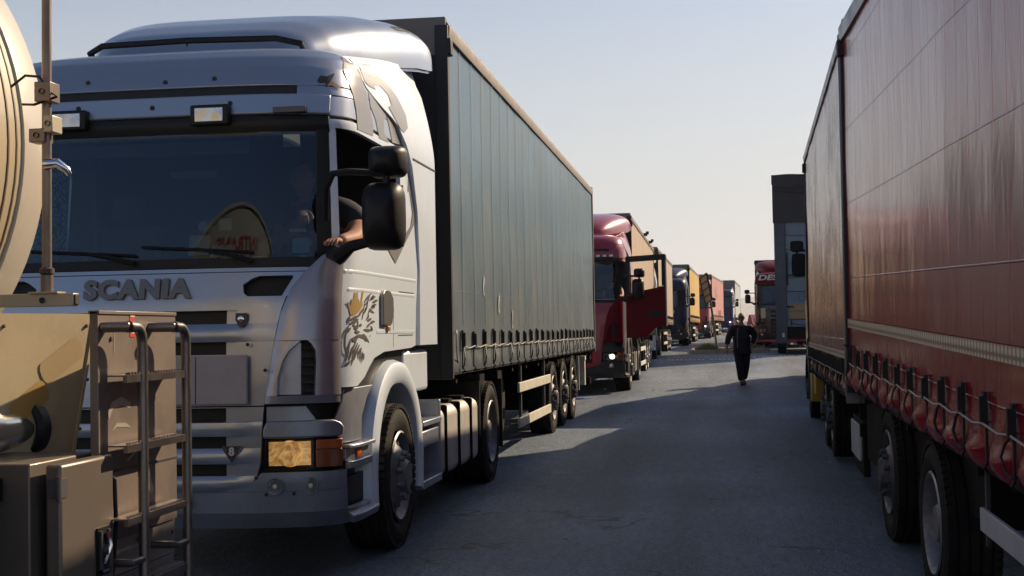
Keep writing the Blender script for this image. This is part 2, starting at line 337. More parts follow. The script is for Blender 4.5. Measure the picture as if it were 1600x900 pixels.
def rim_mesh(kind, w_=0.30, r=0.305, m=None):
    mb = MB(); h = w_/2; m = m or rim_mt
    if kind == 'convex':
        pf = [(h-0.005, r), (h+0.004, r-0.012), (h-0.01, r-0.03), (h-0.05, r-0.05), (h-0.04, r-0.09), (h+0.0, r-0.13), (h+0.012, r-0.155), (h+0.012, 0.12), (h+0.035, 0.11), (h+0.055, 0.095), (h+0.06, 0.05), (h+0.06, 0.0)]
        mb.lathe(pf, 'x', n=40, m=m)
        for k in range(10):
            a = 2*pi*(k+0.5)/10
            mb.lathe([(h+0.01, 0.021), (h+0.045, 0.018), (h+0.052, 0.0)], 'x', (0, 0.15*cos(a), 0.15*sin(a)), 8, m)
            mb.lathe([(h-0.034, 0.024), (h-0.030, 0.022), (h-0.030, 0.0)], 'x', (0, (r-0.092)*cos(a+0.31), (r-0.092)*sin(a+0.31)), 10, seam_dk)
    else:
        pf = [(h-0.005, r), (h+0.004, r-0.012), (h-0.012, r-0.028), (h-0.05, r-0.045), (h-0.15, r-0.055), (h-0.17, r-0.10), (h-0.16, 0.17), (h-0.15, 0.13), (h-0.05, 0.12), (h-0.02, 0.10), (h-0.02, 0)]
        mb.lathe(pf, 'x', n=40, m=m)
        for k in range(10):
            a = 2*pi*(k+0.5)/10
            mb.lathe([(h-0.16, 0.02), (h-0.12, 0.017), (h-0.115, 0.0)], 'x', (0, 0.155*cos(a), 0.155*sin(a)), 8, m)
            mb.lathe([(h-0.160, 0.022), (h-0.158, 0.0)], 'x', (0, (r-0.085)*cos(a+0.31), (r-0.085)*sin(a+0.31)), 8, seam_dk)
    return smooth(mb.mesh('rim'), 35)
TYRE = tyre_mesh(); TYRE_W = tyre_mesh(0.36)
RIM_V = rim_mesh('convex'); RIM_C = rim_mesh('concave'); RIM_VD = rim_mesh('convex', m=rim_dk); RIM_CD = rim_mesh('concave', m=rim_dk)
def wheel(parent, x, y, z, side=1, kind='convex', dark=False, r=0.49, both=True):
    """x: outer face of the wheel pair; builds wheel > tyre, rim"""
    out = []
    for sd in ((side, -side) if both else (side,)):
        e = bpy.data.objects.new('wheel', None); C.objects.link(e); e.parent = parent; e.location = (sd*(x-0.15), y, z); e.scale = (1, r/0.49, r/0.49)
        if sd < 0: e.rotation_euler = (0, 0, pi)
        e.empty_display_size = 0.1
        inst('tyre', TYRE, e); inst('rim', {('convex', 0): RIM_V, ('concave', 0): RIM_C, ('convex', 1): RIM_VD, ('concave', 1): RIM_CD}[(kind, int(dark))], e)
        if kind == 'concave': inst('tyre', TYRE, e, (-0.33, 0, 0))
        out.append(e)
    return out

# ------------------------------------------------------------------ cab surface
NEXP, DCOR, WREF = 3.6, 0.52, 1.25
_tab = []
def _mk():
    L = 0; p = (0.0, 0.0); _tab.append((0, 0, 0))
    for i in range(1, 401):
        a = (i/400)**1.0*pi/2
        l = sin(a)**(2/NEXP)*WREF; d = DCOR*(1-max(0, cos(a))**(2/NEXP))
        L += math.hypot(l-p[0], d-p[1]); p = (l, d); _tab.append((L, l/WREF, d))
_mk(); TT = _tab[-1][0]
from bisect import bisect_left
_L = [q[0] for q in _tab]; _X = [q[1] for q in _tab]
LEV_D = [(0.30, 0.10), (0.42, 0.03), (0.60, 0.0), (0.95, 0.0), (1.20, 0.005), (1.45, 0.018), (1.65, 0.04), (1.86, 0.088), (1.90, 0.095), (2.68, 0.168), (2.72, 0.15), (2.90, 0.19), (2.98, 0.22), (3.08, 0.27), (3.16, 0.34), (3.22, 0.43), (3.26, 0.56), (3.29, 0.75), (3.31, 1.05), (3.32, 1.4)]
LEV_W = [(0.30, 1.20), (0.42, 1.245), (0.7, 1.25), (1.9, 1.25), (2.72, 1.23), (2.9, 1.22), (3.0, 1.21), (3.08, 1.195), (3.16, 1.16), (3.22, 1.10), (3.26, 1.03), (3.29, 0.93), (3.31, 0.7), (3.32, 0.05)]
def S0(t, z):
    at = abs(t); sg = 1 if t >= 0 else -1
    W = lerp_tab(LEV_W, z); d0 = lerp_tab(LEV_D, z)
    if at < TT:
        i = max(1, bisect_left(_L, at)); a = _tab[i-1]; b = _tab[i]; k = (at-a[0])/max(1e-9, b[0]-a[0])
        l = a[1]+(b[1]-a[1])*k; d = a[2]+(b[2]-a[2])*k
    else: l = 1.0; d = DCOR + at - TT
    return Vector((sg*l*W, d0 + d, z))
def S(t, z, off=0.0):
    p = S0(t, z)
    if off:
        e = 0.004; du = S0(t+e, z) - S0(t-e, z); dv = S0(t, z+e) - S0(t, z-e)
        n = du.cross(dv)
        if n.length > 1e-12: n.normalize(); p = p + n*off
    return p
def tx(l, z):
    W = lerp_tab(LEV_W, z); q = min(0.9999, abs(l)/W); i = max(1, bisect_left(_X, q)); a = _tab[i-1]; b = _tab[i]
    return math.copysign(a[0] + (b[0]-a[0])*(q-a[1])/max(1e-9, b[1]-a[1]), l)
def ty(y, z, sg=1):
    d = y - lerp_tab(LEV_D, z)
    if d >= DCOR: return sg*(TT + d - DCOR)
    d = max(0, d)
    for i in range(1, len(_tab)):
        if _tab[i][2] >= d: return sg*_tab[i][0]
    return sg*TT
def _ev(e, z):
    return tx(e[1], z) if e[0] == 'x' else ty(e[1], z, e[2] if len(e) > 2 else 1)
def X_(v): return ('x', v)
def Y_(v, s=1): return ('y', v, s)
def patch(mb, rows, nt=16, off=0.0, th=0.03, m=None, dz=0.035, offf=None):
    zs = []; Ls = []; Rs = []
    for (a, b) in zip(rows, rows[1:]):
        k = max(1, int(math.ceil(abs(b[0]-a[0])/dz)))
        for i in range(k if b is not rows[-1] else k+1):
            f = i/k; z = a[0]+(b[0]-a[0])*f
            def ip(e, g):
                if e[0] == g[0] and (e[0] == 'x' or e[2:] == g[2:]): return _ev((e[0], e[1]+(g[1]-e[1])*f, *e[2:]), z)
                return _ev(e, a[0])*(1-f) + _ev(g, b[0])*f
            zs.append(z); Ls.append(ip(a[1], b[1])); Rs.append(ip(a[2], b[2]))
    n = len(zs); o = []; inn = []
    for j in range(n):
        for i in range(nt+1):
            t = Ls[j] + (Rs[j]-Ls[j])*i/nt; ex = offf(i/nt, j/(n-1), t, zs[j]) if offf else 0
            o.append(S(t, zs[j], off+ex)); inn.append(S(t, zs[j], off-th))
    N = len(o); fs = []; w1 = nt+1
    for j in range(n-1):
        for i in range(nt):
            a = j*w1+i; fs.append((a, a+1, a+1+w1, a+w1)); fs.append((N+a, N+a+w1, N+a+1+w1, N+a+1))
    for i in range(nt):
        fs.append((i, N+i, N+i+1, i+1)); a = (n-1)*w1+i; fs.append((a, a+1, N+a+1, N+a))
    for j in range(n-1):
        a = j*w1; fs.append((a, a+w1, N+a+w1, N+a)); b = a+nt; fs.append((b, N+b, N+b+w1, b+w1))
    mb.add(o+inn, fs, m); return mb
def ribbon(mb, pts, w0, x, m=None, th=0.002):
    """a tapering stroke on the flat cab side at x, pts (y,z)"""
    P = []
    for i in range(len(pts)-1):
        for k in range(5): f = k/5; P.append((pts[i][0]*(1-f)+pts[i+1][0]*f, pts[i][1]*(1-f)+pts[i+1][1]*f))
    P.append(pts[-1]); n = len(P); vs = []
    for i, (y, z) in enumerate(P):
        a = P[max(0, i-1)]; b = P[min(n-1, i+1)]; dy, dz = b[0]-a[0], b[1]-a[1]; L = math.hypot(dy, dz) or 1
        q = i/(n-1); hw = w0*(0.25+0.75*sin(pi*min(1, q*1.1+0.05)))*0.5
        t1, t2 = ty(y-dz/L*hw, z+dy/L*hw), ty(y+dz/L*hw, z-dy/L*hw)
        vs += [S(t1, z+dy/L*hw, x), S(t2, z-dy/L*hw, x)]
    mb.add(vs, [(2*i, 2*i+1, 2*i+3, 2*i+2) for i in range(n-1)], m)
def poly_side(mb, pts, off, m=None, th=0.0):
    """a flat decal outline conformed to the cab side, filled by triangulation"""
    bm = bmesh.new(); vs = [bm.verts.new((y, z, 0)) for y, z in pts]; f = bm.faces.new(vs)
    bmesh.ops.triangulate(bm, faces=[f])
    bmesh.ops.subdivide_edges(bm, edges=bm.edges, cuts=3, use_grid_fill=True)
    bm.verts.ensure_lookup_table(); bm.verts.index_update()
    P = [S(ty(v.co.x, v.co.y), v.co.y, off) for v in bm.verts]
    mb.add(P, [tuple(v.index for v in f.verts) for f in bm.faces], m); bm.free()
# traced marks on the silver cab: (girth, height) pairs on its skin, 'cc' is (y, z) on the side fairing
DEC = {
'CROWN': [(1.326,1.569),(1.29,1.647),(1.31,1.644),(1.33,1.626),(1.334,1.665),(1.359,1.667),(1.366,1.714),(1.38,1.7),(1.4,1.705),(1.417,1.712),(1.431,1.666),(1.448,1.663),(1.462,1.646),(1.484,1.652),(1.501,1.703),(1.531,1.729),(1.544,1.704),(1.518,1.664),(1.531,1.625),(1.462,1.593),(1.413,1.575),(1.359,1.567)],
'STROKES': [[(1.326,1.565),(1.31,1.542),(1.307,1.515)],[(1.315,1.507),(1.29,1.477),(1.274,1.431),(1.272,1.385),(1.282,1.34),(1.294,1.316)],[(1.333,1.492),(1.31,1.477),(1.302,1.461)],[(1.359,1.507),(1.402,1.534),(1.448,1.542)],[(1.359,1.507),(1.392,1.495),(1.431,1.503),(1.436,1.523),(1.413,1.538)],[(1.373,1.49),(1.413,1.485),(1.448,1.499)],[(1.384,1.47),(1.424,1.463),(1.475,1.465)],[(1.382,1.438),(1.461,1.443),(1.565,1.432),(1.627,1.404)],[(1.448,1.445),(1.58,1.444),(1.659,1.416),(1.701,1.4)],[(1.34,1.427),(1.315,1.385),(1.302,1.339),(1.294,1.313),(1.271,1.271)],[(1.271,1.271),(1.306,1.278),(1.333,1.296)],[(1.413,1.414),(1.359,1.369),(1.326,1.316),(1.315,1.297)],[(1.436,1.402),(1.382,1.353),(1.359,1.307),(1.34,1.266)],[(1.467,1.39),(1.413,1.345),(1.37,1.295)],[(1.34,1.427),(1.382,1.424),(1.436,1.426)],[(1.353,1.419),(1.413,1.41)],[(1.359,1.424),(1.37,1.407)],[(1.489,1.367),(1.44,1.329),(1.448,1.297)],[(1.518,1.374),(1.483,1.328),(1.475,1.285)],[(1.534,1.35),(1.513,1.304),(1.507,1.274)],[(1.555,1.342),(1.549,1.287)],[(1.58,1.334),(1.568,1.295)],[(1.436,1.561),(1.489,1.585),(1.565,1.61),(1.581,1.658)],[(1.565,1.649),(1.644,1.679),(1.734,1.709)],[(1.565,1.626),(1.65,1.65),(1.692,1.688)],[(1.518,1.539),(1.55,1.578),(1.618,1.611)],[(1.581,1.579),(1.644,1.627),(1.66,1.659)],[(1.702,1.66),(1.756,1.681),(1.806,1.699)],[(1.74,1.669),(1.839,1.691)],[(1.773,1.652),(1.906,1.668)],[(1.756,1.629),(1.872,1.639)],[(1.74,1.621),(1.839,1.622)],[(1.676,1.58),(1.708,1.604),(1.822,1.585)],[(1.618,1.539),(1.682,1.564),(1.66,1.583)],[(1.65,1.535),(1.756,1.548)],[(1.724,1.524),(1.838,1.531)],[(1.637,1.496),(1.724,1.516)],[(1.724,1.484),(1.789,1.479),(1.733,1.504)],[(1.565,1.48),(1.675,1.474),(1.756,1.475)],[(1.597,1.595),(1.618,1.619)],[(1.461,1.507),(1.518,1.507)],[(1.326,1.538),(1.359,1.549),(1.413,1.557),(1.489,1.57)],[(1.319,1.515),(1.359,1.526),(1.413,1.544)],[(1.723,1.443),(1.73,1.437)]],
'a': [(1.303,3.2),(1.329,3.202),(1.374,3.15),(1.477,3.123),(1.568,3.07),(1.684,2.979),(1.759,2.889),(1.828,2.801),(1.816,2.728),(1.441,2.717),(1.419,2.834),(1.374,2.923),(1.301,3.026),(1.275,3.08)],
'b': [(1.715,3.015),(1.842,3.07),(2.066,3.099),(2.307,3.096),(2.462,3.025),(2.58,2.947),(2.691,2.884),(2.618,2.781),(2.355,2.76),(2.279,2.854),(2.198,2.932),(2.121,2.889),(2.117,2.801),(2.259,2.747),(1.988,2.739),(1.893,2.854),(1.762,2.919)],
'd': [(2.944,2.802),(3.577,2.71),(3.335,2.521),(2.787,2.466),(2.835,2.644)],
'tri': [(2.849,2.472),(3.374,2.525),(3.258,2.415),(2.928,2.22),(2.364,1.927),(2.13,2.021),(2.619,2.121),(2.857,2.222),(2.928,2.322)],
'lattice': [(1.298,3.19),(1.478,3.2),(1.612,3.129),(1.594,3.067),(1.273,3.051)],
'damage': [(1.083,2.988),(1.103,3.025),(1.144,3.021),(1.197,3.048),(1.196,3.033),(1.158,3.0),(1.218,2.978),(1.251,2.953),(1.226,2.95),(1.173,2.966),(1.145,2.952),(1.137,2.984),(1.103,2.975)],
'cc': [(0.544,3.136),(0.924,3.196),(1.216,3.224),(1.461,3.197),(1.716,3.122),(1.878,3.012),(1.872,2.919),(1.732,2.865),(1.581,2.876),(1.477,2.949),(1.385,2.993),(1.482,3.024),(1.442,3.09),(1.27,3.119),(1.09,3.094),(1.118,3.063),(0.916,3.056),(0.752,3.068),(0.647,3.102)],
}

def T_(v): return ('t', v)
def _ev(e, z):
    if e[0] == 't': return e[1]
    return tx(e[1], z) if e[0] == 'x' else ty(e[1], z, e[2] if len(e) > 2 else 1)
def skin_stroke(mb, pts, w0, off=0.003, m=None):
    P = []
    for i in range(len(pts)-1):
        for k in range(4): f = k/4; P.append((pts[i][0]*(1-f)+pts[i+1][0]*f, pts[i][1]*(1-f)+pts[i+1][1]*f))
    P.append(pts[-1]); n = len(P); vs = []
    for i, (t, z) in enumerate(P):
        a = P[max(0, i-1)]; b = P[min(n-1, i+1)]; dt, dz = b[0]-a[0], b[1]-a[1]; L = math.hypot(dt, dz) or 1
        hw = w0*(0.3+0.7*sin(pi*min(1, i/(n-1)*1.05)))*0.5
        vs += [S(t-dz/L*hw, z+dt/L*hw, off), S(t+dz/L*hw, z-dt/L*hw, off)]
    mb.add(vs, [(2*i, 2*i+1, 2*i+3, 2*i+2) for i in range(n-1)], m)
def tess(pts, cell=0.05):
    bm = bmesh.new(); vs = [bm.verts.new((a, b, 0)) for a, b in pts]; f = bm.faces.new(vs)
    bmesh.ops.triangulate(bm, faces=[f])
    for _ in range(5):
        es = [e for e in bm.edges if e.calc_length() > cell]
        if not es: break
        bmesh.ops.subdivide_edges(bm, edges=es, cuts=1); bmesh.ops.triangulate(bm, faces=bm.faces[:])
    bm.verts.index_update(); out = [(v.co.x, v.co.y) for v in bm.verts], [tuple(v.index for v in f.verts) for f in bm.faces]
    bm.free(); return out
def skin_poly(mb, pts, off=0.003, m=None):
    P, F = tess(pts); mb.add([S(t, z, off) for t, z in P], F, m)
def fairx(z): return 1.255 if z < 2.75 else 1.255 - 0.13*((z-2.75)/0.65)**1.5
def rbox(mb, c, d, m=None, rot=None): mb.box(c, d, m, rot)

def mirror_arm(root, s, paint=None):
    a = MB(); a.tube([(s*1.16, 0.06, 2.12), (s*1.19, -0.02, 2.30), (s*1.24, -0.06, 2.375), (s*1.34, -0.08, 2.38), (s*1.55, -0.06, 2.365)], 0.020, 8)
    a.tube([(s*1.2, 0.04, 1.93), (s*1.26, -0.02, 1.90), (s*1.34, -0.05, 1.955), (s*1.45, -0.05, 1.98)], [0.045, 0.05, 0.035, 0.03], 8)
    a.tube([(s*1.55, -0.04, 1.98), (s*1.55, -0.04, 2.5)], 0.02, 8)
    arm = obj('mirror_arm', a, black_pl, root)
    h = MB()
    def shell(x0, x1, z0, z1, yb, yf):
        def fn(u, v):
            th = 2*pi*u; k = (v if v < 0.9 else 0.9 + (v-0.9)); r = min(1.0, sin(min(1, v*1.25)*pi/2)**0.45)
            cx, cz = (x0+x1)/2, (z0+z1)/2; n_ = 0.45
            ex = math.copysign(abs(cos(th))**n_, cos(th)); ez = math.copysign(abs(sin(th))**n_, sin(th))
            return (s*(cx + ex*(x1-x0)/2*r), yf + (yb-yf)*v, cz + ez*(z1-z0)/2*r)
        h.grid(fn, 28, 10); 
    shell(1.40, 1.645, 1.93, 2.32, 0.03, -0.17); shell(1.44, 1.66, 2.345, 2.53, 0.03, -0.14)
    hs = obj('mirror_housing', h, black_pl, root, angle=60)
    g = MB(); g.b(s*1.42, s*1.63, 0.024, 0.034, 1.95, 2.305); g.b(s*1.455, s*1.645, 0.024, 0.034, 2.36, 2.52)
    gl_ = obj('mirror_glass', g, mat('mirror_glass', (0.5, 0.55, 0.6), 0.03, 1.0), hs)

def tractor(name, label, loc, rz=0.0, paint=silver, low=None, side=None, corner=None, stripe=True, hero=False, roof=None, door_open=False, brand=None, grille_dark=True, spoiler=True,
            group=None, wheels=((1.5, 'convex'), (5.55, 'concave')), tank=True, chassis_len=6.4, sc_=1.0, front_text=None, roof_text=None, rimdark=False, wz=0.0, lit=0, windscreen=True, cat='truck', rear_bits=True, bars=0, plate=None):
    root = thing(name, label, cat, loc, rz, group); root.scale = sc_ if isinstance(sc_, tuple) else (sc_,)*3
    low = low or paint; side = side or paint; corner = corner or paint; roof = roof or paint
    nt1 = 40 if hero else 22; dzz = 0.03 if hero else 0.07
    def pt(nm, plist, m, bev=0.006, label=None, parent=None):
        mb = MB()
        for a in plist:
            rows, kw = a; kw = dict(kw); kw.setdefault('nt', nt1); kw.setdefault('dz', dzz); patch(mb, rows, **kw)
        return obj(nm, mb, m, parent or root, bevel=bev if hero else 0, label=label)
    # dark liner just behind the skin, so that every gap reads black; the glass area stays open
    pt('liner', [([(0.34, T_(-2.0), T_(2.0)), (0.60, T_(-2.0), T_(2.0))], dict(off=-0.05, th=0.02)),
                 ([(0.60, T_(-1.6), T_(1.6)), (1.10, T_(-1.6), T_(1.6))], dict(off=-0.07, th=0.02)),
                 ([(1.10, T_(-3.3), T_(3.3)), (1.88, T_(-3.3), T_(3.3))], dict(off=-0.055, th=0.02)),
                 ([(2.70, T_(-3.3), T_(3.3)), (2.97, T_(-3.3), T_(3.3))], dict(off=-0.05, th=0.02))], black_pl, 0)
    # bumper
    bm_rows = [([(0.325, T_(-1.74), T_(1.74)), (0.42, T_(-1.75), T_(1.75))], {}), ([(0.42, T_(-1.29), T_(1.29)), (0.545, T_(-1.29), T_(1.29))], {}),
               ([(0.547, T_(0.50), T_(1.29)), (0.61, T_(0.72), T_(1.29)), (0.655, T_(0.765), T_(1.29))], dict(nt=16)), ([(0.547, T_(-1.29), T_(-0.50)), (0.61, T_(-1.29), T_(-0.72)), (0.655, T_(-1.29), T_(-0.765))], dict(nt=16))]
    bumper = pt('bumper', bm_rows, low, 0.012)
    for s in (-1, 1):
        def TT_(a, b): return (T_(min(s*a, s*b)), T_(max(s*a, s*b)))
        pt('step', [([(0.655, *TT_(1.295, 1.74)), (0.70, *TT_(1.295, 1.745))], dict(nt=10, off=0.008)), ([(0.775, *TT_(1.28, 1.74)), (0.80, *TT_(1.28, 1.745))], dict(nt=10, off=0.03, th=0.25)),
                    ([(0.70, *TT_(1.29, 1.74)), (0.775, *TT_(1.29, 1.74))], dict(nt=10, off=-0.01)), ([(0.352, *TT_(1.295, 1.76)), (0.40, *TT_(1.295, 1.77))], dict(nt=10, off=0.05, th=0.2))], low, 0.006)
        pt('step_recess', [([(0.42, *TT_(1.29, 1.60)), (0.655, *TT_(1.29, 1.60))], dict(nt=10, off=-0.10))], alu if hero else black_pl, 0)
        pt('side_marker', [([(0.715, *TT_(1.42, 1.50)), (0.765, *TT_(1.42, 1.50))], dict(nt=3, off=0.002, th=0.01))], orange_m, 0)
        # headlamp
        hb = pt('headlight', [([(0.668, *TT_(0.782, 1.27)), (0.85, *TT_(0.782, 1.27))], dict(off=-0.075, th=0.01, nt=14))], refl, 0)
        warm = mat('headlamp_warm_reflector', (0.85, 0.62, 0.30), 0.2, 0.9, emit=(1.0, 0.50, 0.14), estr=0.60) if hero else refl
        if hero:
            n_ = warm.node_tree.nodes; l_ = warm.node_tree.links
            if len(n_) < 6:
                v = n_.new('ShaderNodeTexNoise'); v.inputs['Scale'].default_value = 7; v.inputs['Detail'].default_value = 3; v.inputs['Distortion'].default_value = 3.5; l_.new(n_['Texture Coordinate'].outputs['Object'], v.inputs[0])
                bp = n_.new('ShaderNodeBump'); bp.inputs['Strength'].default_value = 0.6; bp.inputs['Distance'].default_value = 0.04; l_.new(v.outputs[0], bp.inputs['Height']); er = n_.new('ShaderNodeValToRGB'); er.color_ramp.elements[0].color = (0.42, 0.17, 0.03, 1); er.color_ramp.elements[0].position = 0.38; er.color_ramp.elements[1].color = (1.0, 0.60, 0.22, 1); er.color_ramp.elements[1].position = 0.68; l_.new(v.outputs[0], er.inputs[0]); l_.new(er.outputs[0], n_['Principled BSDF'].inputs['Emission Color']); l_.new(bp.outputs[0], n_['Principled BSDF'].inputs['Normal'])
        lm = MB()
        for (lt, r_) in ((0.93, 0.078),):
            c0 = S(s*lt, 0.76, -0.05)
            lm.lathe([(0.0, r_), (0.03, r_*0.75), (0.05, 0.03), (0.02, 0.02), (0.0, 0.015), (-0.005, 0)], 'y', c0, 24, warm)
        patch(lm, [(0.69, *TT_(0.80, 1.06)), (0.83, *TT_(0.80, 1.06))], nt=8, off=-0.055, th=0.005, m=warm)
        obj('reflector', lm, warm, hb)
        pt('indicator_lens', [([(0.785, *TT_(1.085, 1.255)), (0.84, *TT_(1.085, 1.255))], dict(nt=8, off=0.0, th=0.02))], amber, 0.004, parent=hb)
        pt('indicator_lens', [([(0.678, *TT_(1.085, 1.255)), (0.783, *TT_(1.085, 1.255))], dict(nt=8, off=-0.003, th=0.02))], amber_dk, 0.004, parent=hb)
        pt('lamp_lens', [([(0.675, *TT_(0.79, 1.072)), (0.843, *TT_(0.79, 1.072))], dict(nt=12, off=0.0, th=0.006))], lens_clear, 0.003, parent=hb)
        if lit and s > 0 or lit > 1:
            lb = MB(); c0 = S(s*0.98, 0.76, -0.0); lb.lathe([(-0.03, 0.05), (-0.05, 0.02), (-0.055, 0)], 'y', c0, 16)
            obj('lit_bulb', lb, mat('headlamp_glow', (1, 0.95, 0.85), 0.3, emit=(1, 0.93, 0.82), estr=3), hb)
        if hero:
            for lt in (0.845, 1.05):
                fl = MB(); c0 = S(s*lt, 0.577, 0.004)
                fl.lathe([(-0.002, 0.042), (-0.006, 0.0)], 'y', c0, 24, mat('fog_lens', (0.20, 0.20, 0.22), 0.15, 0.5)); fl.lathe([(-0.006, 0.014), (-0.010, 0.010), (-0.011, 0.0)], 'y', c0, 12, paper); fl.lathe([(0.0, 0.05), (-0.009, 0.047), (-0.004, 0.042), (0.01, 0.041)], 'y', c0, 24, low)
                obj('fog_lamp', fl, refl, root)
        else:
            fl = MB(); c0 = S(s*0.95, 0.577, 0.0); fl.lathe([(0.0, 0.05), (-0.006, 0.045), (-0.004, 0.0)], 'y', c0, 16, refl); obj('fog_lamp', fl, refl, root)
        # lamp brow and the dark gap above it
        pt('lamp_brow', [([(0.855, *TT_(0.777, 1.255)), (0.905, *TT_(0.777, 1.265)), (0.935, *TT_(0.79, 1.24)), (0.955, *TT_(0.80, 1.19))], dict(nt=14, off=0.012, th=0.05))], low, 0.010)
        pt('lower_corner_panel', [([(0.95, *TT_(0.79, 1.10)), (1.04, *TT_(0.79, 1.03))], dict(nt=12, off=-0.03))], low, 0.004)
        # corner air deflector with its tall vent
        def bulge(u, v, t, z): return 0.045*sin(pi*min(1, max(0, u)))**0.6 * lerp_tab([(1.05, 0.5), (1.10, 0.9), (1.42, 0.95), (1.6, 0.75), (1.8, 0.5), (1.97, 0.3)], z)
        vent = [(1.095, 1.055), (1.40, 1.075)]
        L1, L2 = [(1.06, 0.79), (1.39, 0.843), (1.58, 0.879), (1.73, 0.934), (1.825, 1.008), (1.92, 1.10), (1.975, 1.20)], None
        def lft(z): return lerp_tab(L1, z)
        rows = [(z, *TT_(lft(z), 1.228 if z < 1.5 else (1.238 if z < 1.85 else 1.236))) for z in (1.055, 1.10)]
        parts = [(rows, dict(nt=18, off=0.02, offf=bulge))]
        rows = [(z, *TT_(lft(z), 1.234)) for z in (1.42, 1.50, 1.58, 1.66, 1.73, 1.78, 1.825, 1.87, 1.92, 1.95, 1.975)]
        parts.append((rows, dict(nt=18, off=0.02, offf=bulge, th=0.04)))
        vl = [(1.10, 0.865), (1.20, 0.868), (1.30, 0.895), (1.37, 0.935), (1.42, 1.0)]; vr = [(1.10, 1.072), (1.30, 1.078), (1.38, 1.072), (1.42, 1.03)]
        rows = [(z, *TT_(lft(z), lerp_tab(vl, z))) for z in (1.10, 1.2, 1.3, 1.36, 1.40, 1.42)]
        parts.append((rows, dict(nt=8, off=0.022, offf=lambda u, v, t, z: 0.024*sin(min(1, u*1.1)*pi*0.5) if s > 0 else 0.0)))
        rows = [(z, *TT_(lerp_tab(vr, z), 1.232)) for z in (1.10, 1.2, 1.3, 1.36, 1.40, 1.42)]
        parts.append((rows, dict(nt=10, off=0.022, offf=lambda u, v, t, z: 0.040*cos(min(1, max(0, u))*pi*0.5)**0.7 if s > 0 else 0.0)))
        parts.append(([(1.105, *TT_(0.862, 1.005)), (1.20, *TT_(0.865, 1.005)), (1.30, *TT_(0.89, 1.01)), (1.38, *TT_(0.94, 1.02)), (1.41, *TT_(0.97, 1.02))], dict(nt=8, off=-0.035, th=0.01)))
        pt('corner_deflector', parts, corner, 0.012)
        vm = MB(); patch(vm, [(1.095, *TT_(1.0, 1.09)), (1.43, *TT_(1.0, 1.09))], nt=4, off=-0.03, th=0.01)
        if hero:
            for k in range(6): patch(vm, [(1.12+k*0.05, *TT_(1.0, 1.075)), (1.135+k*0.05, *TT_(1.0, 1.075))], nt=3, off=0.0, th=0.02)
        obj('corner_vent', vm, seam_dk, root)
        # front fender in front of the arch and the arch itself
        pt('fender_panel', [([(0.81, *TT_(1.26, 1.60)), (0.95, *TT_(1.22, 1.62)), (1.06, *TT_(1.28, 1.75)), (1.13, *TT_(1.30, 1.9))], dict(nt=12, off=-0.025, th=0.02))], low, 0.004)
        fm = MB(); cy, cz = 1.46, 0.50; N = 30
        prof = [(0.92, 0.62), (1.20, 0.61), (1.245, 0.615), (1.262, 0.64), (1.262, 0.72), (1.245, 0.755), (1.19, 0.775), (0.92, 0.78)]
        vs = []; 
        for k in range(N+1):
            a = R(-14 + 207*k/N)
            for (x, r) in prof:
                rr = r*(1.0 if a < 0 or a > pi else 1.0 + 0.03*abs(sin(2*a)))
                vs.append((s*x, cy - rr*cos(pi-a) if True else 0, cz + rr*sin(a)))
        n_ = len(prof); fs = []
        for k in range(N):
            for i in range(n_): j = (i+1) % n_; fs.append((k*n_+i, k*n_+j, (k+1)*n_+j, (k+1)*n_+i))
        fs += [tuple(range(n_)), tuple(N*n_+i for i in range(n_))]
        fm.add(vs, fs); obj('fender', fm, side if hero else low, root)
    # grille: bars between slots
    GW = [(0.545, 0.50), (0.60, 0.71), (0.66, 0.755), (0.95, 0.775), (1.05, 0.785), (1.39, 0.838), (1.58, 0.872), (1.72, 0.92), (1.80, 0.985), (1.862, 1.05)]
    SW = 0.62 if hero else 0.565
    slots = [(0.64, 0.71), (0.80, 0.87), (0.955, 1.035), (1.345, 1.42), (1.525, 1.605)] if hero else [(0.64, 0.72), (0.80, 0.88), (0.96, 1.06), (1.14, 1.24), (1.32, 1.42), (1.50, 1.60)]
    parts = []; zc = 0.548
    def band(z0, z1, **kw):
        zs = sorted(set([z0, z1] + [a for a, _ in GW if z0 < a < z1]))
        parts.append(([(z, T_(-lerp_tab(GW, z)), T_(lerp_tab(GW, z))) for z in zs], kw))
    seam_z = 1.043
    for (a, b) in slots:
        z0 = zc
        bg_ = dict(offf=lambda u, v, t, z: 0.024*sin(pi*min(1, v*0.85+0.15))**0.8*(1-0.85*sstep(0.56, 0.74, abs(t)))) if hero else {}
        if z0 < seam_z < a: band(z0, seam_z-0.004); band(seam_z+0.004, a)
        else: band(z0, a, **bg_)
        for s in (-1, 1):
            r = [(z, T_(min(s*SW, s*lerp_tab(GW, z))), T_(max(s*SW, s*lerp_tab(GW, z)))) for z in (a, b)]; parts.append((r, dict(nt=6)))
            if hero: parts.append(([(a-0.004, T_(min(s*0.555, s*0.63)), T_(max(s*0.555, s*0.63))), (b+0.004, T_(min(s*0.555, s*0.63)), T_(max(s*0.555, s*0.63)))], dict(nt=6, off=-0.02, th=0.01)))
        zc = b
    # band up to the windscreen with the two dark intakes near its ends
    IL, IR = [(1.685, 0.68), (1.705, 0.655), (1.755, 0.648), (1.79, 0.70), (1.806, 0.74)], [(1.685, 0.88), (1.74, 0.91), (1.80, 0.945), (1.806, 0.94)]
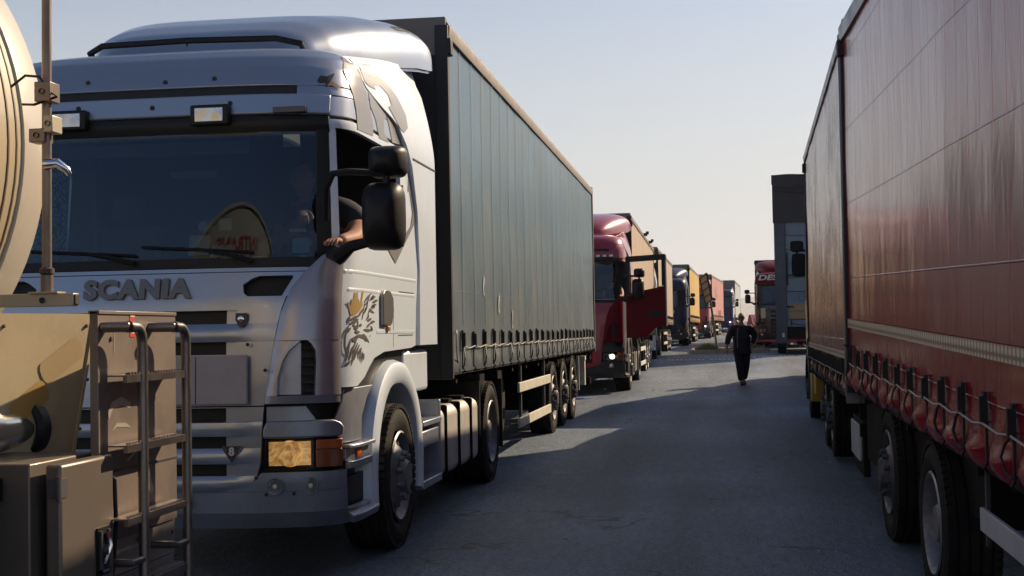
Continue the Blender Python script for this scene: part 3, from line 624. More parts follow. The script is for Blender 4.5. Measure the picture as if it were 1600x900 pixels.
    if hero:
        band(zc, 1.685)
        zs = (1.685, 1.705, 1.73, 1.755, 1.79, 1.806)
        parts.append(([(z, T_(-lerp_tab(IL, z)), T_(lerp_tab(IL, z))) for z in zs], dict()))
        for s in (-1, 1):
            parts.append(([(z, T_(min(s*lerp_tab(IR, z), s*lerp_tab(GW, z)+s*0.01)), T_(max(s*lerp_tab(IR, z), s*lerp_tab(GW, z)+s*0.01))) for z in zs], dict(nt=4)))
        band(1.806, 1.828); band(1.833, 1.862)
    else: band(zc, 1.862)
    gp = pt('grille_panel', parts, paint, 0.009)
    if hero:
        # shallow raised strip between the lower slots, the logo badges and the blank plate
        for (lx, z, nm) in ((0.655, 1.547, 'round'), (0.60, 0.77, 'vee')):
            c0 = S(tx(lx, z), z, 0.016); bd = MB()
            if nm == 'round':
                bd.prism([(0.0-0.034, 0.038), (0.034, 0.038), (0.036, 0.0), (0.02, -0.034), (0, -0.042), (-0.02, -0.034), (-0.036, 0.0)], 'y', -0.012, 0.0, mat('badge_dark', (0.05, 0.05, 0.055), 0.35, 0.5))
                bd.lathe([(-0.018, 0.02), (-0.022, 0.014), (-0.022, 0)], 'y', (0, 0, 0.003), 20, chrome); bd.b(-0.008, 0.008, -0.026, -0.02, -0.012, 0.004, red_lens)
            else:
                bd.prism([(-0.056, 0.045), (0.056, 0.045), (0.05, 0.02), (0.0, -0.05), (-0.05, 0.02)], 'y', -0.008, 0.0, mat('badge_dark', (0.05, 0.05, 0.055), 0.35, 0.5))
                bd.prism([(-0.056, 0.045), (-0.04, 0.045), (0.0, -0.026), (0.04, 0.045), (0.056, 0.045), (0.05, 0.02), (0.0, -0.05), (-0.05, 0.02)], 'y', -0.014, -0.004, chrome)
            o = obj('badge', bd, None, root); o.location = c0
            if nm == 'vee': text_part('badge_numeral', '8', 0.066, paper, o, on_front(0, -0.010, 0.012), 0.003, 0.002)
        pl_ = MB(); patch(pl_, [(1.055, X_(0.02), X_(0.70)), (1.34, X_(0.02), X_(0.70))], nt=10, off=0.055, th=0.02)
        o = obj('blank_plate', pl_, mat('plate_dusty_pink_grey', (0.40, 0.345, 0.335), 0.6, dirt=(0.28, 0.24, 0.22), damt=0.5), root, bevel=0.008)
        for (v0, v1) in ((0.395, 0.399),):
            q = MB(); patch(q, [(1.062, X_(v0), X_(v1)), (1.332, X_(v0), X_(v1))], nt=1, off=0.057, th=0.003); obj('plate_crease', q, seam_dk, o)
        me = text_mesh('SCANIA', 0.166, 0.010, 0.0095, 1.12, 1.03)
        for v in me.vertices:
            z = 1.732 + v.co.y*0.90; v.co = S(tx(v.co.x+0.0, z), z, 0.010 + v.co.z)
        me.materials.clear(); me.materials.append(letter_gr); o = bpy.data.objects.new('front_lettering', me); C.objects.link(o); o.parent = root
        b = o.modifiers.new('bevel', 'BEVEL'); b.width = 0.0025; b.segments = 1; b.limit_method = 'ANGLE'
        for (t0, z0) in ((0.31, 0.38), (0.31, 0.60), (0.735, 0.628), (0.79, 0.53), (0.95, 0.532), (0.80, 1.25), (0.70, 1.40)):
            c0 = S(t0, z0, 0.004 if z0 < 1.2 else 0.05); bm2 = MB(); bm2.lathe([(0.0, 0.011), (-0.004, 0.010), (-0.004, 0)], 'y', c0, 12); obj('screw', bm2, seam_dk, root)
        q = MB(); q.tube([S(0.33, 0.60, 0.02), S(0.335, 0.52, 0.03), S(0.34, 0.45, 0.02)], 0.008, 6); obj('tow_cable', q, black_pl, root)
    if front_text:
        body, size, m_, zz, xx = front_text
        me = text_mesh(body, size, 0.004, 0.006, 1.0, 1.1, 0.3)
        for v in me.vertices:
            z = zz + v.co.y; v.co = S(tx(v.co.x+xx, z), z, 0.055 + v.co.z)
        me.materials.clear(); me.materials.append(m_); o = bpy.data.objects.new('front_lettering', me); C.objects.link(o); o.parent = root
    if plate:
        q = MB(); q.b(-0.26, 0.26, -0.025, 0.0, 0.40, 0.51); o = obj('number_plate', q, mat('plate_white', (0.6, 0.6, 0.58), 0.5), root)
    # windscreen, black surround, pillars
    if windscreen:
        pt('windscreen', [([(1.885, T_(-1.09), T_(1.09)), (2.70, T_(-1.085), T_(1.085))], dict(nt=48, off=0.0, th=0.006))], wind_gl, 0)
    pt('windscreen_frame', [([(1.855, T_(-1.13), T_(1.13)), (1.915, T_(-1.13), T_(1.13))], dict(off=0.004, th=0.03)), ([(2.672, T_(-1.16), T_(1.16)), (2.768, T_(-1.162), T_(1.162))], dict(off=0.004, th=0.03)),
                            ([(1.915, T_(1.075), T_(1.165)), (2.69, T_(1.075), T_(1.15))], dict(off=0.004, th=0.05, nt=8)), ([(1.915, T_(-1.165), T_(-1.075)), (2.69, T_(-1.15), T_(-1.075))], dict(off=0.004, th=0.05, nt=8))], black_pl, 0.004)
    # wipers
    for (x0, x1, z1) in ((-0.72, -0.02, 1.955), (0.02, 0.70, 1.96)):
        q = MB(); a = S(tx(x1, 1.89), 1.89, 0.03); b = S(tx((x0+x1)/2, z1), z1+0.01, 0.04)
        q.tube([a, (a+b)/2 + Vector((0, -0.02, 0.01)), b], [0.016, 0.012, 0.008], 6)
        q.tube([S(tx(x0+(x1-x0)*k/8, z1-0.02+0.02*k/8), z1 + 0.03 - 0.045*k/8, 0.022) for k in range(9)], 0.009, 6)
        obj('wiper', q, black_pl, root)
    # visor band, stripe, roof
    vis = roof
    pt('visor_band', [([(2.772, T_(-1.165), T_(1.165)), (2.80, T_(-1.165), T_(1.165)), (2.898, T_(-1.17), T_(1.17))], dict(off=0.02, th=0.05))], vis, 0.010)
    pt('roof_stripe', [([(2.90, T_(-0.96), T_(0.96)), (2.958, T_(-0.96), T_(0.96))], dict(off=-0.012, th=0.02))], seam_dk if stripe else vis, 0)
    e = [([(2.96, T_(-3.1), T_(3.1)), (3.08, T_(-3.1), T_(3.1)), (3.22, T_(-3.0), T_(3.0)), (3.319, T_(-2.9), T_(2.9))], dict(nt=90 if hero else 40, off=0.0, th=0.02, dz=0.012 if hero else 0.03)),
         ([(2.90, T_(0.962), T_(3.05)), (2.96, T_(0.962), T_(3.1))], dict(nt=26)), ([(2.90, T_(-3.05), T_(-0.962)), (2.96, T_(-3.1), T_(-0.962))], dict(nt=26)),
         ([(2.772, T_(1.168), T_(2.9)), (2.90, T_(1.172), T_(3.05))], dict(nt=20)), ([(2.772, T_(-2.9), T_(-1.168)), (2.90, T_(-3.05), T_(-1.172))], dict(nt=20))]
    pt('cab_roof', e, roof, 0.005)
    pt('rain_gutter', [([(2.755, T_(1.17), T_(3.0)), (2.771, T_(1.17), T_(3.0))], dict(nt=20, off=-0.01)), ([(2.755, T_(-3.0), T_(-1.17)), (2.771, T_(-3.0), T_(-1.17))], dict(nt=20, off=-0.01))], seam_dk, 0)
    if hero:
        for lx in (-0.455, 0.44):
            q = MB(); c0 = S(tx(lx, 2.76), 2.76, 0.05); q.b(-0.12, 0.12, -0.02, 0.05, -0.062, 0.062)
            o = obj('roof_fog_lamp', q, black_pl, root, bevel=0.012); o.location = c0
            q = MB(); q.b(-0.088, 0.088, -0.026, -0.019, -0.042, 0.042, refl); p_ = obj('lamp_reflector', q, refl, o, bevel=0.003)
        q = MB(); c0 = S(tx(0.90, 2.785), 2.785, 0.045); q.b(-0.10, 0.10, -0.01, 0.04, -0.018, 0.018); o = obj('marker_lamp', q, mat('smoked_lens', (0.06, 0.055, 0.06), 0.2, 0.2), root, bevel=0.004); o.location = c0
        for (t0, z0) in ((0.12, 3.00), (0.065, 2.83), (0.44, 3.01), (0.56, 2.84), (-0.4, 3.02), (-0.42, 2.845)):
            q = MB(); c0 = S(t0, z0, 0.002 if z0 > 2.9 else 0.022); q.lathe([(0.0, 0.016), (-0.004, 0.014), (-0.004, 0)], 'y', c0, 12); obj('roof_plug', q, seam_dk, root)
        q = MB(); q.tube([(-0.70, 1.05, 3.30), (-0.71, 0.95, 3.36), (-0.60, 0.90, 3.395), (0.0, 0.88, 3.40), (0.60, 0.90, 3.39), (0.75, 0.95, 3.36), (0.76, 1.05, 3.30)], 0.022, 8)
        obj('roof_rail', q, black_pl, root)
        q = MB(); q.b(-0.005, 0.005, 0.87, 0.885, 3.36, 3.42); obj('rail_bracket', q, black_pl, root)
    elif bars:
        q = MB()
        for k in range(bars): q.b(0.55+0.13*k, 0.62+0.13*k, 0.14, 0.2, 2.79, 2.83)
        obj('marker_lamp', q, mat('marker_glow', (0.8, 0.8, 0.75), 0.4), root)
    # doors and sides; s = +1 is the side seen in the photograph
    for s in (1, -1):
        def TT_(a, b): return (T_(min(s*a, s*b)), T_(max(s*a, s*b)))
        lowr = [(1.14, *TT_(1.255, 1.43)), (1.19, *TT_(1.25, 1.60)), (1.25, *TT_(1.248, 1.72)), (1.30, *TT_(1.246, 1.84)), (1.335, *TT_(1.245, 2.1)), (1.35, *TT_(1.244, 2.9)), (1.365, *TT_(1.243, 3.05)), (1.98, *TT_(1.228, 3.075))]
        door = [(lowr, dict(nt=30)), ([(1.98, *TT_(1.228, 3.075)), (1.985, *TT_(1.24, 3.075)), (2.035, *TT_(1.90, 3.07)), (2.07, *TT_(2.5, 3.07))], dict(nt=24)),
                ([(1.98, *TT_(1.168, 1.222)), (2.70, *TT_(1.155, 1.20))], dict(nt=4)), ([(2.07, *TT_(2.56, 3.07)), (2.34, *TT_(2.56, 2.99)), (2.60, *TT_(2.56, 2.86)), (2.70, *TT_(2.52, 2.78))], dict(nt=10)),
                ([(2.70, *TT_(1.155, 2.78)), (2.753, *TT_(1.16, 2.74))], dict(nt=22))]
        if door_open and s == 1: door = door[4:]
        dm = MB()
        for rows, kw in door: patch(dm, rows, dz=dzz, **kw)
        if hero and s == 1:
            # pressed swage lines along the door
            for (z0, a, b) in ((1.83, 1.26, 3.02), (1.72, 1.30, 3.0)):
                patch(dm, [(z0-0.012, T_(a), T_(b)), (z0, T_(a), T_(b)), (z0+0.012, T_(a), T_(b))], nt=30, off=0.0, th=0.01, offf=lambda u, v, t, z: 0.004*sin(pi*v))
            patch(dm, [(1.455, T_(1.90), T_(3.02)), (1.472, T_(1.90), T_(3.02))], nt=20, off=0.003, th=0.01)
        d_ = obj('door', dm, side, root, bevel=0.006 if hero else 0)
        gr = MB(); patch(gr, [(2.0, *TT_(1.222, 2.56)), (2.70, *TT_(1.2, 2.53))], nt=16, off=-0.02, th=0.006)
        if not (hero and s == 1) and not (door_open and s == 1): obj('door_window', gr, wind_gl if hero else side_gl, d_)
        if hero and s == 1:
            q = MB(); patch(q, [(1.345, T_(1.2395), T_(1.2455)), (1.98, T_(1.2235), T_(1.2295))], nt=1, off=-0.002, th=0.01); 
            h0 = S(ty(1.15, 1.62), 1.62, 0.0)
            hd = MB(); hd.prism([(-0.17, 0.09), (-0.12, 0.115), (0.10, 0.115), (0.18, 0.07), (0.19, -0.02), (0.14, -0.10), (0.05, -0.125), (-0.18, -0.11)], 'x', -0.01, 0.006, seam_dk)
            hd.prism([(-0.18, 0.085), (-0.14, 0.115), (-0.02, 0.12), (-0.06, 0.06), (-0.055, -0.06), (-0.03, -0.115), (-0.18, -0.11)], 'x', 0.0, 0.026, mat('handle_steel', (0.25, 0.235, 0.23), 0.35, 0.7))
            hd.b(0.0, 0.02, -0.03, 0.03, -0.15, -0.12, mat('key_brass', (0.5, 0.27, 0.12), 0.4, 0.5))
            o = obj('door_handle', hd, None, d_, bevel=0.004); o.location = h0
            q = MB()
            for (a, b, z0) in ((2.50, 2.96, 1.735), (2.50, 2.95, 1.437)): patch(q, [(z0, T_(a), T_(b)), (z0+0.007, T_(a), T_(b))], nt=4, off=0.002, th=0.008)
            for (z0, z1, a) in ((1.36, 1.60, 2.355),): patch(q, [(z0, T_(a), T_(a+0.008)), (z1, T_(a), T_(a+0.008))], nt=1, off=0.001, th=0.004)
            obj('locker_seam', q, seam_dk, d_)
            q = MB(); skin_poly(q, DEC['CROWN']); o = obj('crown_emblem', q, decal_gold, d_)
            q = MB()
            for st in DEC['STROKES']: skin_stroke(q, st, 0.020)
            obj('bird_emblem', q, decal_dk, d_)
            q = MB()
            for k in ('a', 'b', 'd'): skin_poly(q, DEC[k])
            skin_poly(q, DEC['tri'], 0.0045)
            cc = [(max(y, lerp_tab([(2.78, 1.80), (2.91, 1.58), (2.98, 1.12), (3.05, 0.84), (3.24, 0.84)], z)), z) for y, z in DEC['cc']]; P, Fc = tess(cc); wq = lambda z: min(1.255, max(1.05, lerp_tab(LEV_W, z))) + 0.004
            q.add([(wq(z) + (fairx(z)+0.010-wq(z))*sstep(0.7, 2.0, y) + 0.004, y, z) for y, z in P], Fc)
            obj('swoosh_decal', q, decal_gr, root)
            q = MB(); 
            for i in range(5):
                f = i/4; skin_stroke(q, [(1.30+0.18*f, 3.19+0.01*f-0.01), (1.28+0.3*f, 3.06+0.01*f)], 0.006)
                skin_stroke(q, [(1.29+0.01*f, 3.19-0.12*f), (1.46+0.13*f, 3.19-0.12*f)], 0.006)
            obj('lattice_decal', q, mat('lattice_brown', (0.22, 0.18, 0.15), 0.5), root)
            q = MB(); skin_poly(q, DEC['damage'][3:], 0.003, mat('bare_filler', (0.52, 0.30, 0.20), 0.7)); skin_poly(q, DEC['damage'][:5]+DEC['damage'][-3:], 0.005, mat('torn_dark', (0.05, 0.045, 0.045), 0.7))
            obj('paint_chip', q, None, root)
    # rear side fairing and spoiler
    for s in (1, -1):
        fe = [(1.365, 2.105), (1.92, 2.135), (2.34, 2.085), (2.64, 1.94), (2.78, 1.78), (2.91, 1.56), (2.98, 1.10), (3.05, 0.80), (3.24, 0.82), (3.34, 1.45), (3.44, 2.2), (3.50, 2.55)]
        def re_(z): return 2.73 if z < 3.28 else 2.73 - 0.10*sstep(3.28, 3.36, z)
        def fn(u, v):
            z = 1.365 + 2.13*v; y0 = lerp_tab(fe, z); y = y0 + (re_(z)-y0)*u; wz_ = min(1.255, max(1.05, lerp_tab(LEV_W, z))) + 0.004; return (s*(wz_ + (fairx(z)+0.010-wz_)*sstep(0.7, 2.0, y)), y, z)
        q = MB(); q.grid(fn, 14, 60); q.grid(lambda u, v: (fn(u, v)[0]-s*0.04, fn(u, v)[1], fn(u, v)[2]), 14, 60)
        N_ = 61*15
        for j in range(60):
            q.f += [(j*15, (j+1)*15, N_+(j+1)*15, N_+j*15), (j*15+14, N_+j*15+14, N_+(j+1)*15+14, (j+1)*15+14)]; q.m += [0, 0]
        q.f += [tuple([i, i+1, N_+i+1, N_+i]) for i in range(14)]; q.m += [0]*14
        f_ = obj('side_fairing', q, fair_pt if hero else side, root, bevel=0.01 if hero else 0)
        if hero:
            q = MB(); q.b(s*1.262, s*1.270, 1.95, 2.728, 2.70, 2.712); obj('fairing_seam', q, seam_dk, f_)
            q = MB(); q.b(s*0.95, s*1.21, 1.80, 2.62, 1.02, 1.33); obj('lower_fairing', q, fair_pt, root, bevel=0.03)
    if spoiler:
        st = [(0.98, 0.50, 3.28, 3.34), (1.05, 0.66, 3.28, 3.43), (1.15, 0.76, 3.28, 3.51), (1.35, 0.87, 3.30, 3.61), (1.7, 1.0, 3.33, 3.73), (2.1, 1.12, 3.40, 3.82), (2.45, 1.20, 3.46, 3.87), (2.72, 1.235, 3.49, 3.89), (2.84, 1.235, 3.51, 3.875), (2.86, 1.2, 3.54, 3.85)]
        def fn(u, v):
            k = v*(len(st)-1); i = min(len(st)-2, int(k)); f = k-i; y, hw, zb, zt = [st[i][q]*(1-f)+st[i+1][q]*f for q in range(4)]
            th = pi*u; ex = math.copysign(abs(cos(th))**0.42, cos(th)); ez = abs(sin(th))**0.62
            return (hw*ex, y, zb + (zt-zb)*ez)
        q = MB(); q.grid(fn, 60 if hero else 30, 36 if hero else 18); q.grid(lambda u, v: tuple(Vector(fn(u, v))*0.985 + Vector((0, 0.03, 0.03))), 20, 10)
        sp = obj('roof_spoiler', q, roof, root, angle=60)
        if hero:
            q = MB(); P_ = fn(0.28, 0.42); 
            for (a, b, c_, d) in ((0.215, 0.23, 0.62, 0.70), (0.185, 0.20, 0.62, 0.70), (0.185, 0.23, 0.615, 0.625), (0.185, 0.23, 0.70, 0.71)):
                q.grid(lambda u, v: tuple(Vector(fn(a+(b-a)*u, c_+(d-c_)*v)) + Vector((0.0, -0.002, 0.003))), 3, 3)
            obj('spoiler_hatch', q, seam_dk, sp)
        if roof_text:
            body, size, m_ = roof_text
            text_part('roof_lettering', body, size, m_, root, on_front(0.0, -0.02, 3.0), 0.004, 0.01)
    # inside and underneath
    q = MB(); q.b(-1.17, 1.17, 2.0, 2.05, 1.1, 3.2); q.b(-1.18, 1.18, 0.25, 2.05, 1.30, 1.42); q.b(-1.1, 1.1, 0.55, 2.0, 2.98, 3.02); obj('cab_inner_wall', q, inter, root)
    q = MB(); q.prism([(0.30, 1.62), (0.20, 1.90), (0.30, 1.935), (0.55, 1.93), (0.72, 1.82), (0.75, 1.45), (0.3, 1.42)], 'x', -1.10, 1.10); obj('dashboard', q, inter, root, bevel=0.02 if hero else 0)
    for lx in ((-0.72, 0.68) if windscreen else ()):
        q = MB(); q.b(lx-0.24, lx+0.24, 1.05, 1.55, 1.50, 1.66); q.b(lx-0.24, lx+0.24, 1.50, 1.66, 1.60, 2.25); q.b(lx-0.13, lx+0.13, 1.52, 1.62, 2.27, 2.48); obj('seat', q, inter_gr, root, bevel=0.05 if hero else 0)
    q = MB(); q.tube([(0.68 + 0.23*cos(a), 0.82 + 0.11*sin(a), 1.93 + 0.20*sin(a)) for a in [2*pi*k/24 for k in range(25)]], 0.015, 6, cap=False); q.tube([(0.68, 0.82, 1.93), (0.68, 0.68, 1.80)], 0.04, 8); q.b(0.46, 0.90, 0.81, 0.83, 1.915, 1.945); obj('steering_wheel', q, inter_gr if hero else black_pl, root)
    q = MB(); q.b(-0.42, -0.32, 0.4, chassis_len, 0.72, 0.98); q.b(0.32, 0.42, 0.4, chassis_len, 0.72, 0.98); q.b(-0.85, 0.85, 0.35, 2.5, 0.62, 1.28); q.b(-1.0, 1.0, 1.2, 1.75, 0.42, 0.56); q.b(-0.98, 0.98, 0.3, 0.85, 0.34, 0.60); q.b(-0.8, 0.8, 0.7, 5.0, 0.36, 0.66)  # lowest boxes added to block slivers of light under the truck
    q.b(-0.5, 0.5, chassis_len-0.1, chassis_len, 0.6, 0.95); q.b(-0.95, 0.95, 5.4, 5.7, 0.40, 0.58); obj('chassis', q, black_mt, root)
    if rear_bits:
        q = MB(); q.lathe([(1.02, 0.02), (1.10, 0.46), (1.06, 0.48), (1.0, 0.46)], 'z', (0, 5.0, 0), 24); obj('coupling_plate', q, black_mt, root)
        for s in (1, -1):
            q = MB(); q.b(s*0.62, s*1.22, 4.85, 4.9, 0.5, 1.0); q.b(s*0.62, s*1.22, 4.895, 5.15, 0.98, 1.06); obj('mudguard', q, black_pl, root)
            q = MB(); q.b(s*0.62, s*1.22, 5.95, 6.205, 0.98, 1.06); q.b(s*0.62, s*1.22, 6.2, 6.23, 0.28, 1.0); obj('mudguard', q, black_pl, root)
    if tank:
        for s in (1, -1):
            q = MB(); q.b(s*0.6, s*1.225, 2.98, 4.78, 0.29, 0.86); tk = obj('fuel_tank', q, tank_alu, root, bevel=0.085, seg=5)
            for yy in (3.18, 3.75, 4.32):
                q = MB(); q.b(s*0.59, s*1.245, yy-0.02, yy+0.02, 0.28, 0.873); obj('tank_strap', q, black_mt, tk, bevel=0.085, seg=4)
            q = MB()
            for yy in (3.2, 3.77, 4.34): q.b(s*1.0, s*1.16, yy-0.09, yy+0.05, 0.868, 0.895)
            obj('tank_bracket', q, black_mt, tk)
            q = MB(); q.b(s*0.75, s*1.24, 2.90, 2.95, 0.30, 0.93); q.b(s*1.0, s*1.25, 2.25, 2.92, 0.755, 0.80); q.b(s*1.05, s*1.23, 2.25, 2.92, 0.60, 0.72); q.b(s*1.0, s*1.25, 2.2, 2.92, 0.30, 0.36); obj('side_step', q, silver_low if hero else black_pl, root, bevel=0.008)
    for (yy, kind) in wheels: wheel(root, 1.25 if kind == 'convex' else 1.22, yy, 0.485 + (wz if yy > 3 else 0), 1, kind, rimdark)
    for s in (1, -1): mirror_arm(root, s)
    return root
# ------------------------------------------------------------------ trailers
def tarp(name, col, rough=0.32, grid=(0.52, 0.6), lines=0.5, wr=0.25, col2=None, dirt=(0.3, 0.26, 0.21), damt=0.3, spec=0.5, coat=0.0, stretch=(1, 5, 0.7)):
    m = mat(name, col, rough, 0.0, coat, dirt=dirt, dscale=1.3, damt=damt, spec=spec)
    n = m.node_tree.nodes; l = m.node_tree.links; b = n['Principled BSDF']; tc = n['Texture Coordinate']
    sp = n.new('ShaderNodeSeparateXYZ'); cb = n.new('ShaderNodeCombineXYZ'); l.new(tc.outputs['Object'], sp.inputs[0]); l.new(sp.outputs['Y'], cb.inputs['X']); l.new(sp.outputs['Z'], cb.inputs['Y'])
    br = n.new('ShaderNodeTexBrick'); br.offset = 0.0; br.inputs['Scale'].default_value = 1.0; br.inputs['Brick Width'].default_value = grid[0]; br.inputs['Row Height'].default_value = grid[1]
    br.inputs['Mortar Size'].default_value = 0.006; br.inputs['Mortar Smooth'].default_value = 0.6; l.new(cb.outputs[0], br.inputs['Vector'])
    mp = n.new('ShaderNodeMapping'); mp.inputs['Scale'].default_value = stretch; l.new(tc.outputs['Object'], mp.inputs[0])
    nz = n.new('ShaderNodeTexNoise'); nz.inputs['Scale'].default_value = 2.5; nz.inputs['Detail'].default_value = 5; nz.inputs['Distortion'].default_value = 0.6; l.new(mp.outputs[0], nz.inputs[0])
    nf = n.new('ShaderNodeTexNoise'); nf.inputs['Scale'].default_value = 1.1; nf.inputs['Detail'].default_value = 3; l.new(tc.outputs['Object'], nf.inputs[0])
    msk = n.new('ShaderNodeMath'); msk.operation = 'MULTIPLY'; l.new(br.outputs['Fac'], msk.inputs[0]); l.new(nf.outputs[0], msk.inputs[1])
    b1 = n.new('ShaderNodeBump'); b1.inputs['Strength'].default_value = wr; b1.inputs['Distance'].default_value = 0.03; l.new(nz.outputs[0], b1.inputs['Height'])
    b2 = n.new('ShaderNodeBump'); b2.inputs['Strength'].default_value = lines; b2.inputs['Distance'].default_value = 0.01; l.new(msk.outputs[0], b2.inputs['Height']); l.new(b1.outputs[0], b2.inputs['Normal']); l.new(b2.outputs[0], b.inputs['Normal'])
    return m
strap_m = mat('strap_black', (0.018, 0.017, 0.018), 0.6)
roof_can = mat('roof_canvas_brown_grey', (0.16, 0.135, 0.12), 0.7, dirt=(0.09, 0.075, 0.065), dscale=3, damt=0.6, bump=0.1, bscale=12)
rail_m = mat('rail_dusty_brown', (0.18, 0.145, 0.125), 0.6, dirt=(0.12, 0.09, 0.075), dscale=6, damt=0.6)
cord_m = mat('cord_pale', (0.5, 0.47, 0.42), 0.6)
bulk_m = mat('bulkhead_black', (0.02, 0.02, 0.023), 0.6)
bulk_top = mat('bulkhead_dusty_grey', (0.19, 0.165, 0.15), 0.7, dirt=(0.18, 0.16, 0.14), damt=0.5)

def strap_mesh(h=0.33, loop=True, k=1.0):
    q = MB()
    q.b(0.0, 0.018, -0.021, 0.021, h-0.15, h, strap_m); q.b(0.016, 0.034, -0.015, 0.016, h-0.135, h-0.02, strap_m); q.b(0.0, 0.022, -0.027, 0.027, h-0.06, h-0.045, strap_m)
    q.b(0.0, 0.010, -0.010, 0.010, 0.0, h-0.14, strap_m)
    if loop: q.tube([(0.012, 0.0, h-0.13), (0.03, -0.05, h-0.17), (0.04, -0.085, 0.10), (0.03, -0.055, 0.04), (0.012, 0.0, 0.02)], 0.006*k, 5, strap_m)
    q.tube([(0.0, 0, 0.03), (0.02, 0.012, -0.01), (0.0, 0.0, -0.035)], 0.008, 5, strap_m)
    me = q.mesh('strap'); return smooth(me)
STRAPS = [strap_mesh(0.33, True), strap_mesh(0.33, False), strap_mesh(0.345, True, 1.3), strap_mesh(0.315, False)]

def curtain_trailer(name, label, loc, rz=0.0, L=13.5, H=4.03, zb=1.12, curt=None, group=None, straps=None, bulge=0.010, detail=1, axles=(7.4, 8.7, 10.0), guard=(4.0, 6.9), roofm=None, railm=None, rot_x=0.0, front=None, sill=1.0, stripe=None, cat='trailer', cord=True, legs=True, wr=0.49, xw=1.275, root=None, y0=0.0, seams=0, axle_z=None, text=None, dark_rim=False, rear=True, toprail=0.13):
    if root is None: root = thing(name, label, cat, loc, rz, group, rx=rot_x)
    roofm = roofm or roof_can; railm = railm or rail_m; front = front or bulk_m
    sp = straps or []
    # curtains on both sides; the side in view is finely shaped
    for s in (1, -1):
        fine = detail and s == 1
        nu = int(L/(0.035 if detail == 2 else 0.06)) if fine else 12; nv = int((H-zb)/(0.04 if detail == 2 else 0.07)) if fine else 6
        def fn(u, v):
            y = y0 + 0.02 + (L-0.04)*u; z = zb + (H-toprail-zb)*v; x = xw
            if fine:
                hz = z - zb
                x += 0.010*noise.noise(Vector((y*0.8, z*0.9, 1.3))) + 0.0016*noise.noise(Vector((y*4, z*1.1, 5.3))) + 0.003*noise.noise(Vector((y*1.9, z*1.7, 2.3)))
                if sp:
                    k = min(range(len(sp)), key=lambda i: abs(sp[i]-y)); dd = abs(sp[k]-y); gap = (sp[1]-sp[0]) if len(sp) > 1 else 0.55
                    pin = sstep(0, gap*0.5, dd); low = 1-sstep(0.05, 0.42, hz)
                    x += bulge*(sin(pin*pi/2)**0.7-0.45)*low*(1+0.5*noise.noise(Vector((y*3, z*5, 9)))) - 0.4*bulge*sstep(0.12, 0.0, hz)*low
                    x += 0.35*bulge*sin(z*34+3*noise.noise(Vector((y*2.2, 0, 4))))*low*pin
                    if hz < 0.16: x += 0.9*bulge*sin(pi*hz/0.16)**1.5*(0.4+0.8*pin+0.5*noise.noise(Vector((y*5, 3, hz*12))))
                    if hz < 0.001: z += 0.25*bulge*noise.noise(Vector((y*1.3, 2, 2)))
            return (s*x, y, z)
        q = MB(); q.grid(fn, nu, nv); c_ = obj('side_curtain', q, curt, root, angle=70)
        if s == 1: cur = c_
        if fine and seams:
            q = MB()
            for k in range(1, seams):
                y = y0 + L*k/seams
                q.grid(lambda u, v: (xw+0.0105+0.010*noise.noise(Vector((y*0.8, (zb+0.4+(H-toprail-zb-0.42)*v)*0.9, 1.3))), y-0.009+0.018*u, zb+0.4+(H-toprail-zb-0.42)*v), 1, 30)
            obj('curtain_seam', q, mat('seam_pale', (0.15, 0.20, 0.23), 0.5), cur)
        if stripe and s == 1:
            m_, z0, h = stripe; q = MB()
            q.grid(lambda u, v: (xw+0.013+0.010*noise.noise(Vector(((y0+0.05+(L-0.1)*u)*0.8, z0*0.9, 1.3))), y0+0.05+(L-0.1)*u, z0+h*v), 80, 1, m_); obj('reflective_stripe', q, m_, cur)
        if s == 1:
            for i, y in enumerate(sp): inst('strap', STRAPS[(i*7+i//3) % 4], root, (xw+0.006, y, zb+0.02+0.006*sin(i*2.1)), (0.03*sin(i*3.3), 0, 0))
            if cord and sp:
                q = MB(); pts = []
                for i, y in enumerate(sp):
                    pts.append((xw+0.030, y, zb+0.215)); 
                    if i < len(sp)-1: pts.append((xw+0.022, y+(sp[i+1]-y)*0.5, zb+0.195))
                q.tube(pts, 0.005, 5, cord_m); obj('customs_cord', q, cord_m, root)
        # top rail, bottom rail, corner posts
        q = MB(); x = s*(xw+0.012)
        q.prism([(s*(xw-0.06), H-toprail-0.02), (s*(xw+0.022), H-toprail-0.02), (s*(xw+0.03), H-0.06), (s*(xw+0.01), H-0.02), (s*(xw-0.06), H-0.012)], 'y', y0, y0+L, railm)
        obj('top_rail', q, railm, root, bevel=0.005)
        q = MB(); q.b(s*(xw-0.06), s*(xw-0.012), y0+0.02, y0+L-0.02, zb-0.02, zb+0.06); q.b(s*0.2, s*(xw-0.02), y0+0.05, y0+L-0.05, zb-0.02, zb+0.02)
        obj('side_rail', q, black_mt, root)
    q = MB()
    n_ = 40 if detail else 8
    def rf(u, v): y = y0 + L*u; return ((v*2-1)*(xw-0.03), y, H - 0.012 + (0.028*sin(v*pi)) + (0.012*sin(y*5.0)*sin(v*pi) if detail else 0))
    q.grid(rf, n_*2, 8, roofm)
    if detail:
        for k in range(int(L/0.75)): q.b(-xw+0.02, xw-0.02, y0+0.3+0.75*k, y0+0.33+0.75*k, H-0.01, H+0.022, roofm)
    obj('roof', q, roofm, root)
    q = MB(); q.b(-xw, xw, y0-0.03, y0+0.03, zb-0.05, H-0.30, front); q.b(-xw, xw, y0-0.035, y0+0.04, H-0.30, H+0.02, bulk_top if detail else front)
    if detail:
        q.b(xw-0.09, xw+0.02, y0-0.05, y0+0.02, zb-0.05, H-0.05, front); q.b(xw-0.03, xw+0.045, y0-0.045, y0+0.06, H-0.30, H-0.16, front); q.b(0.85, 0.98, y0-0.05, y0-0.03, zb+0.02, zb+0.06, white_board)
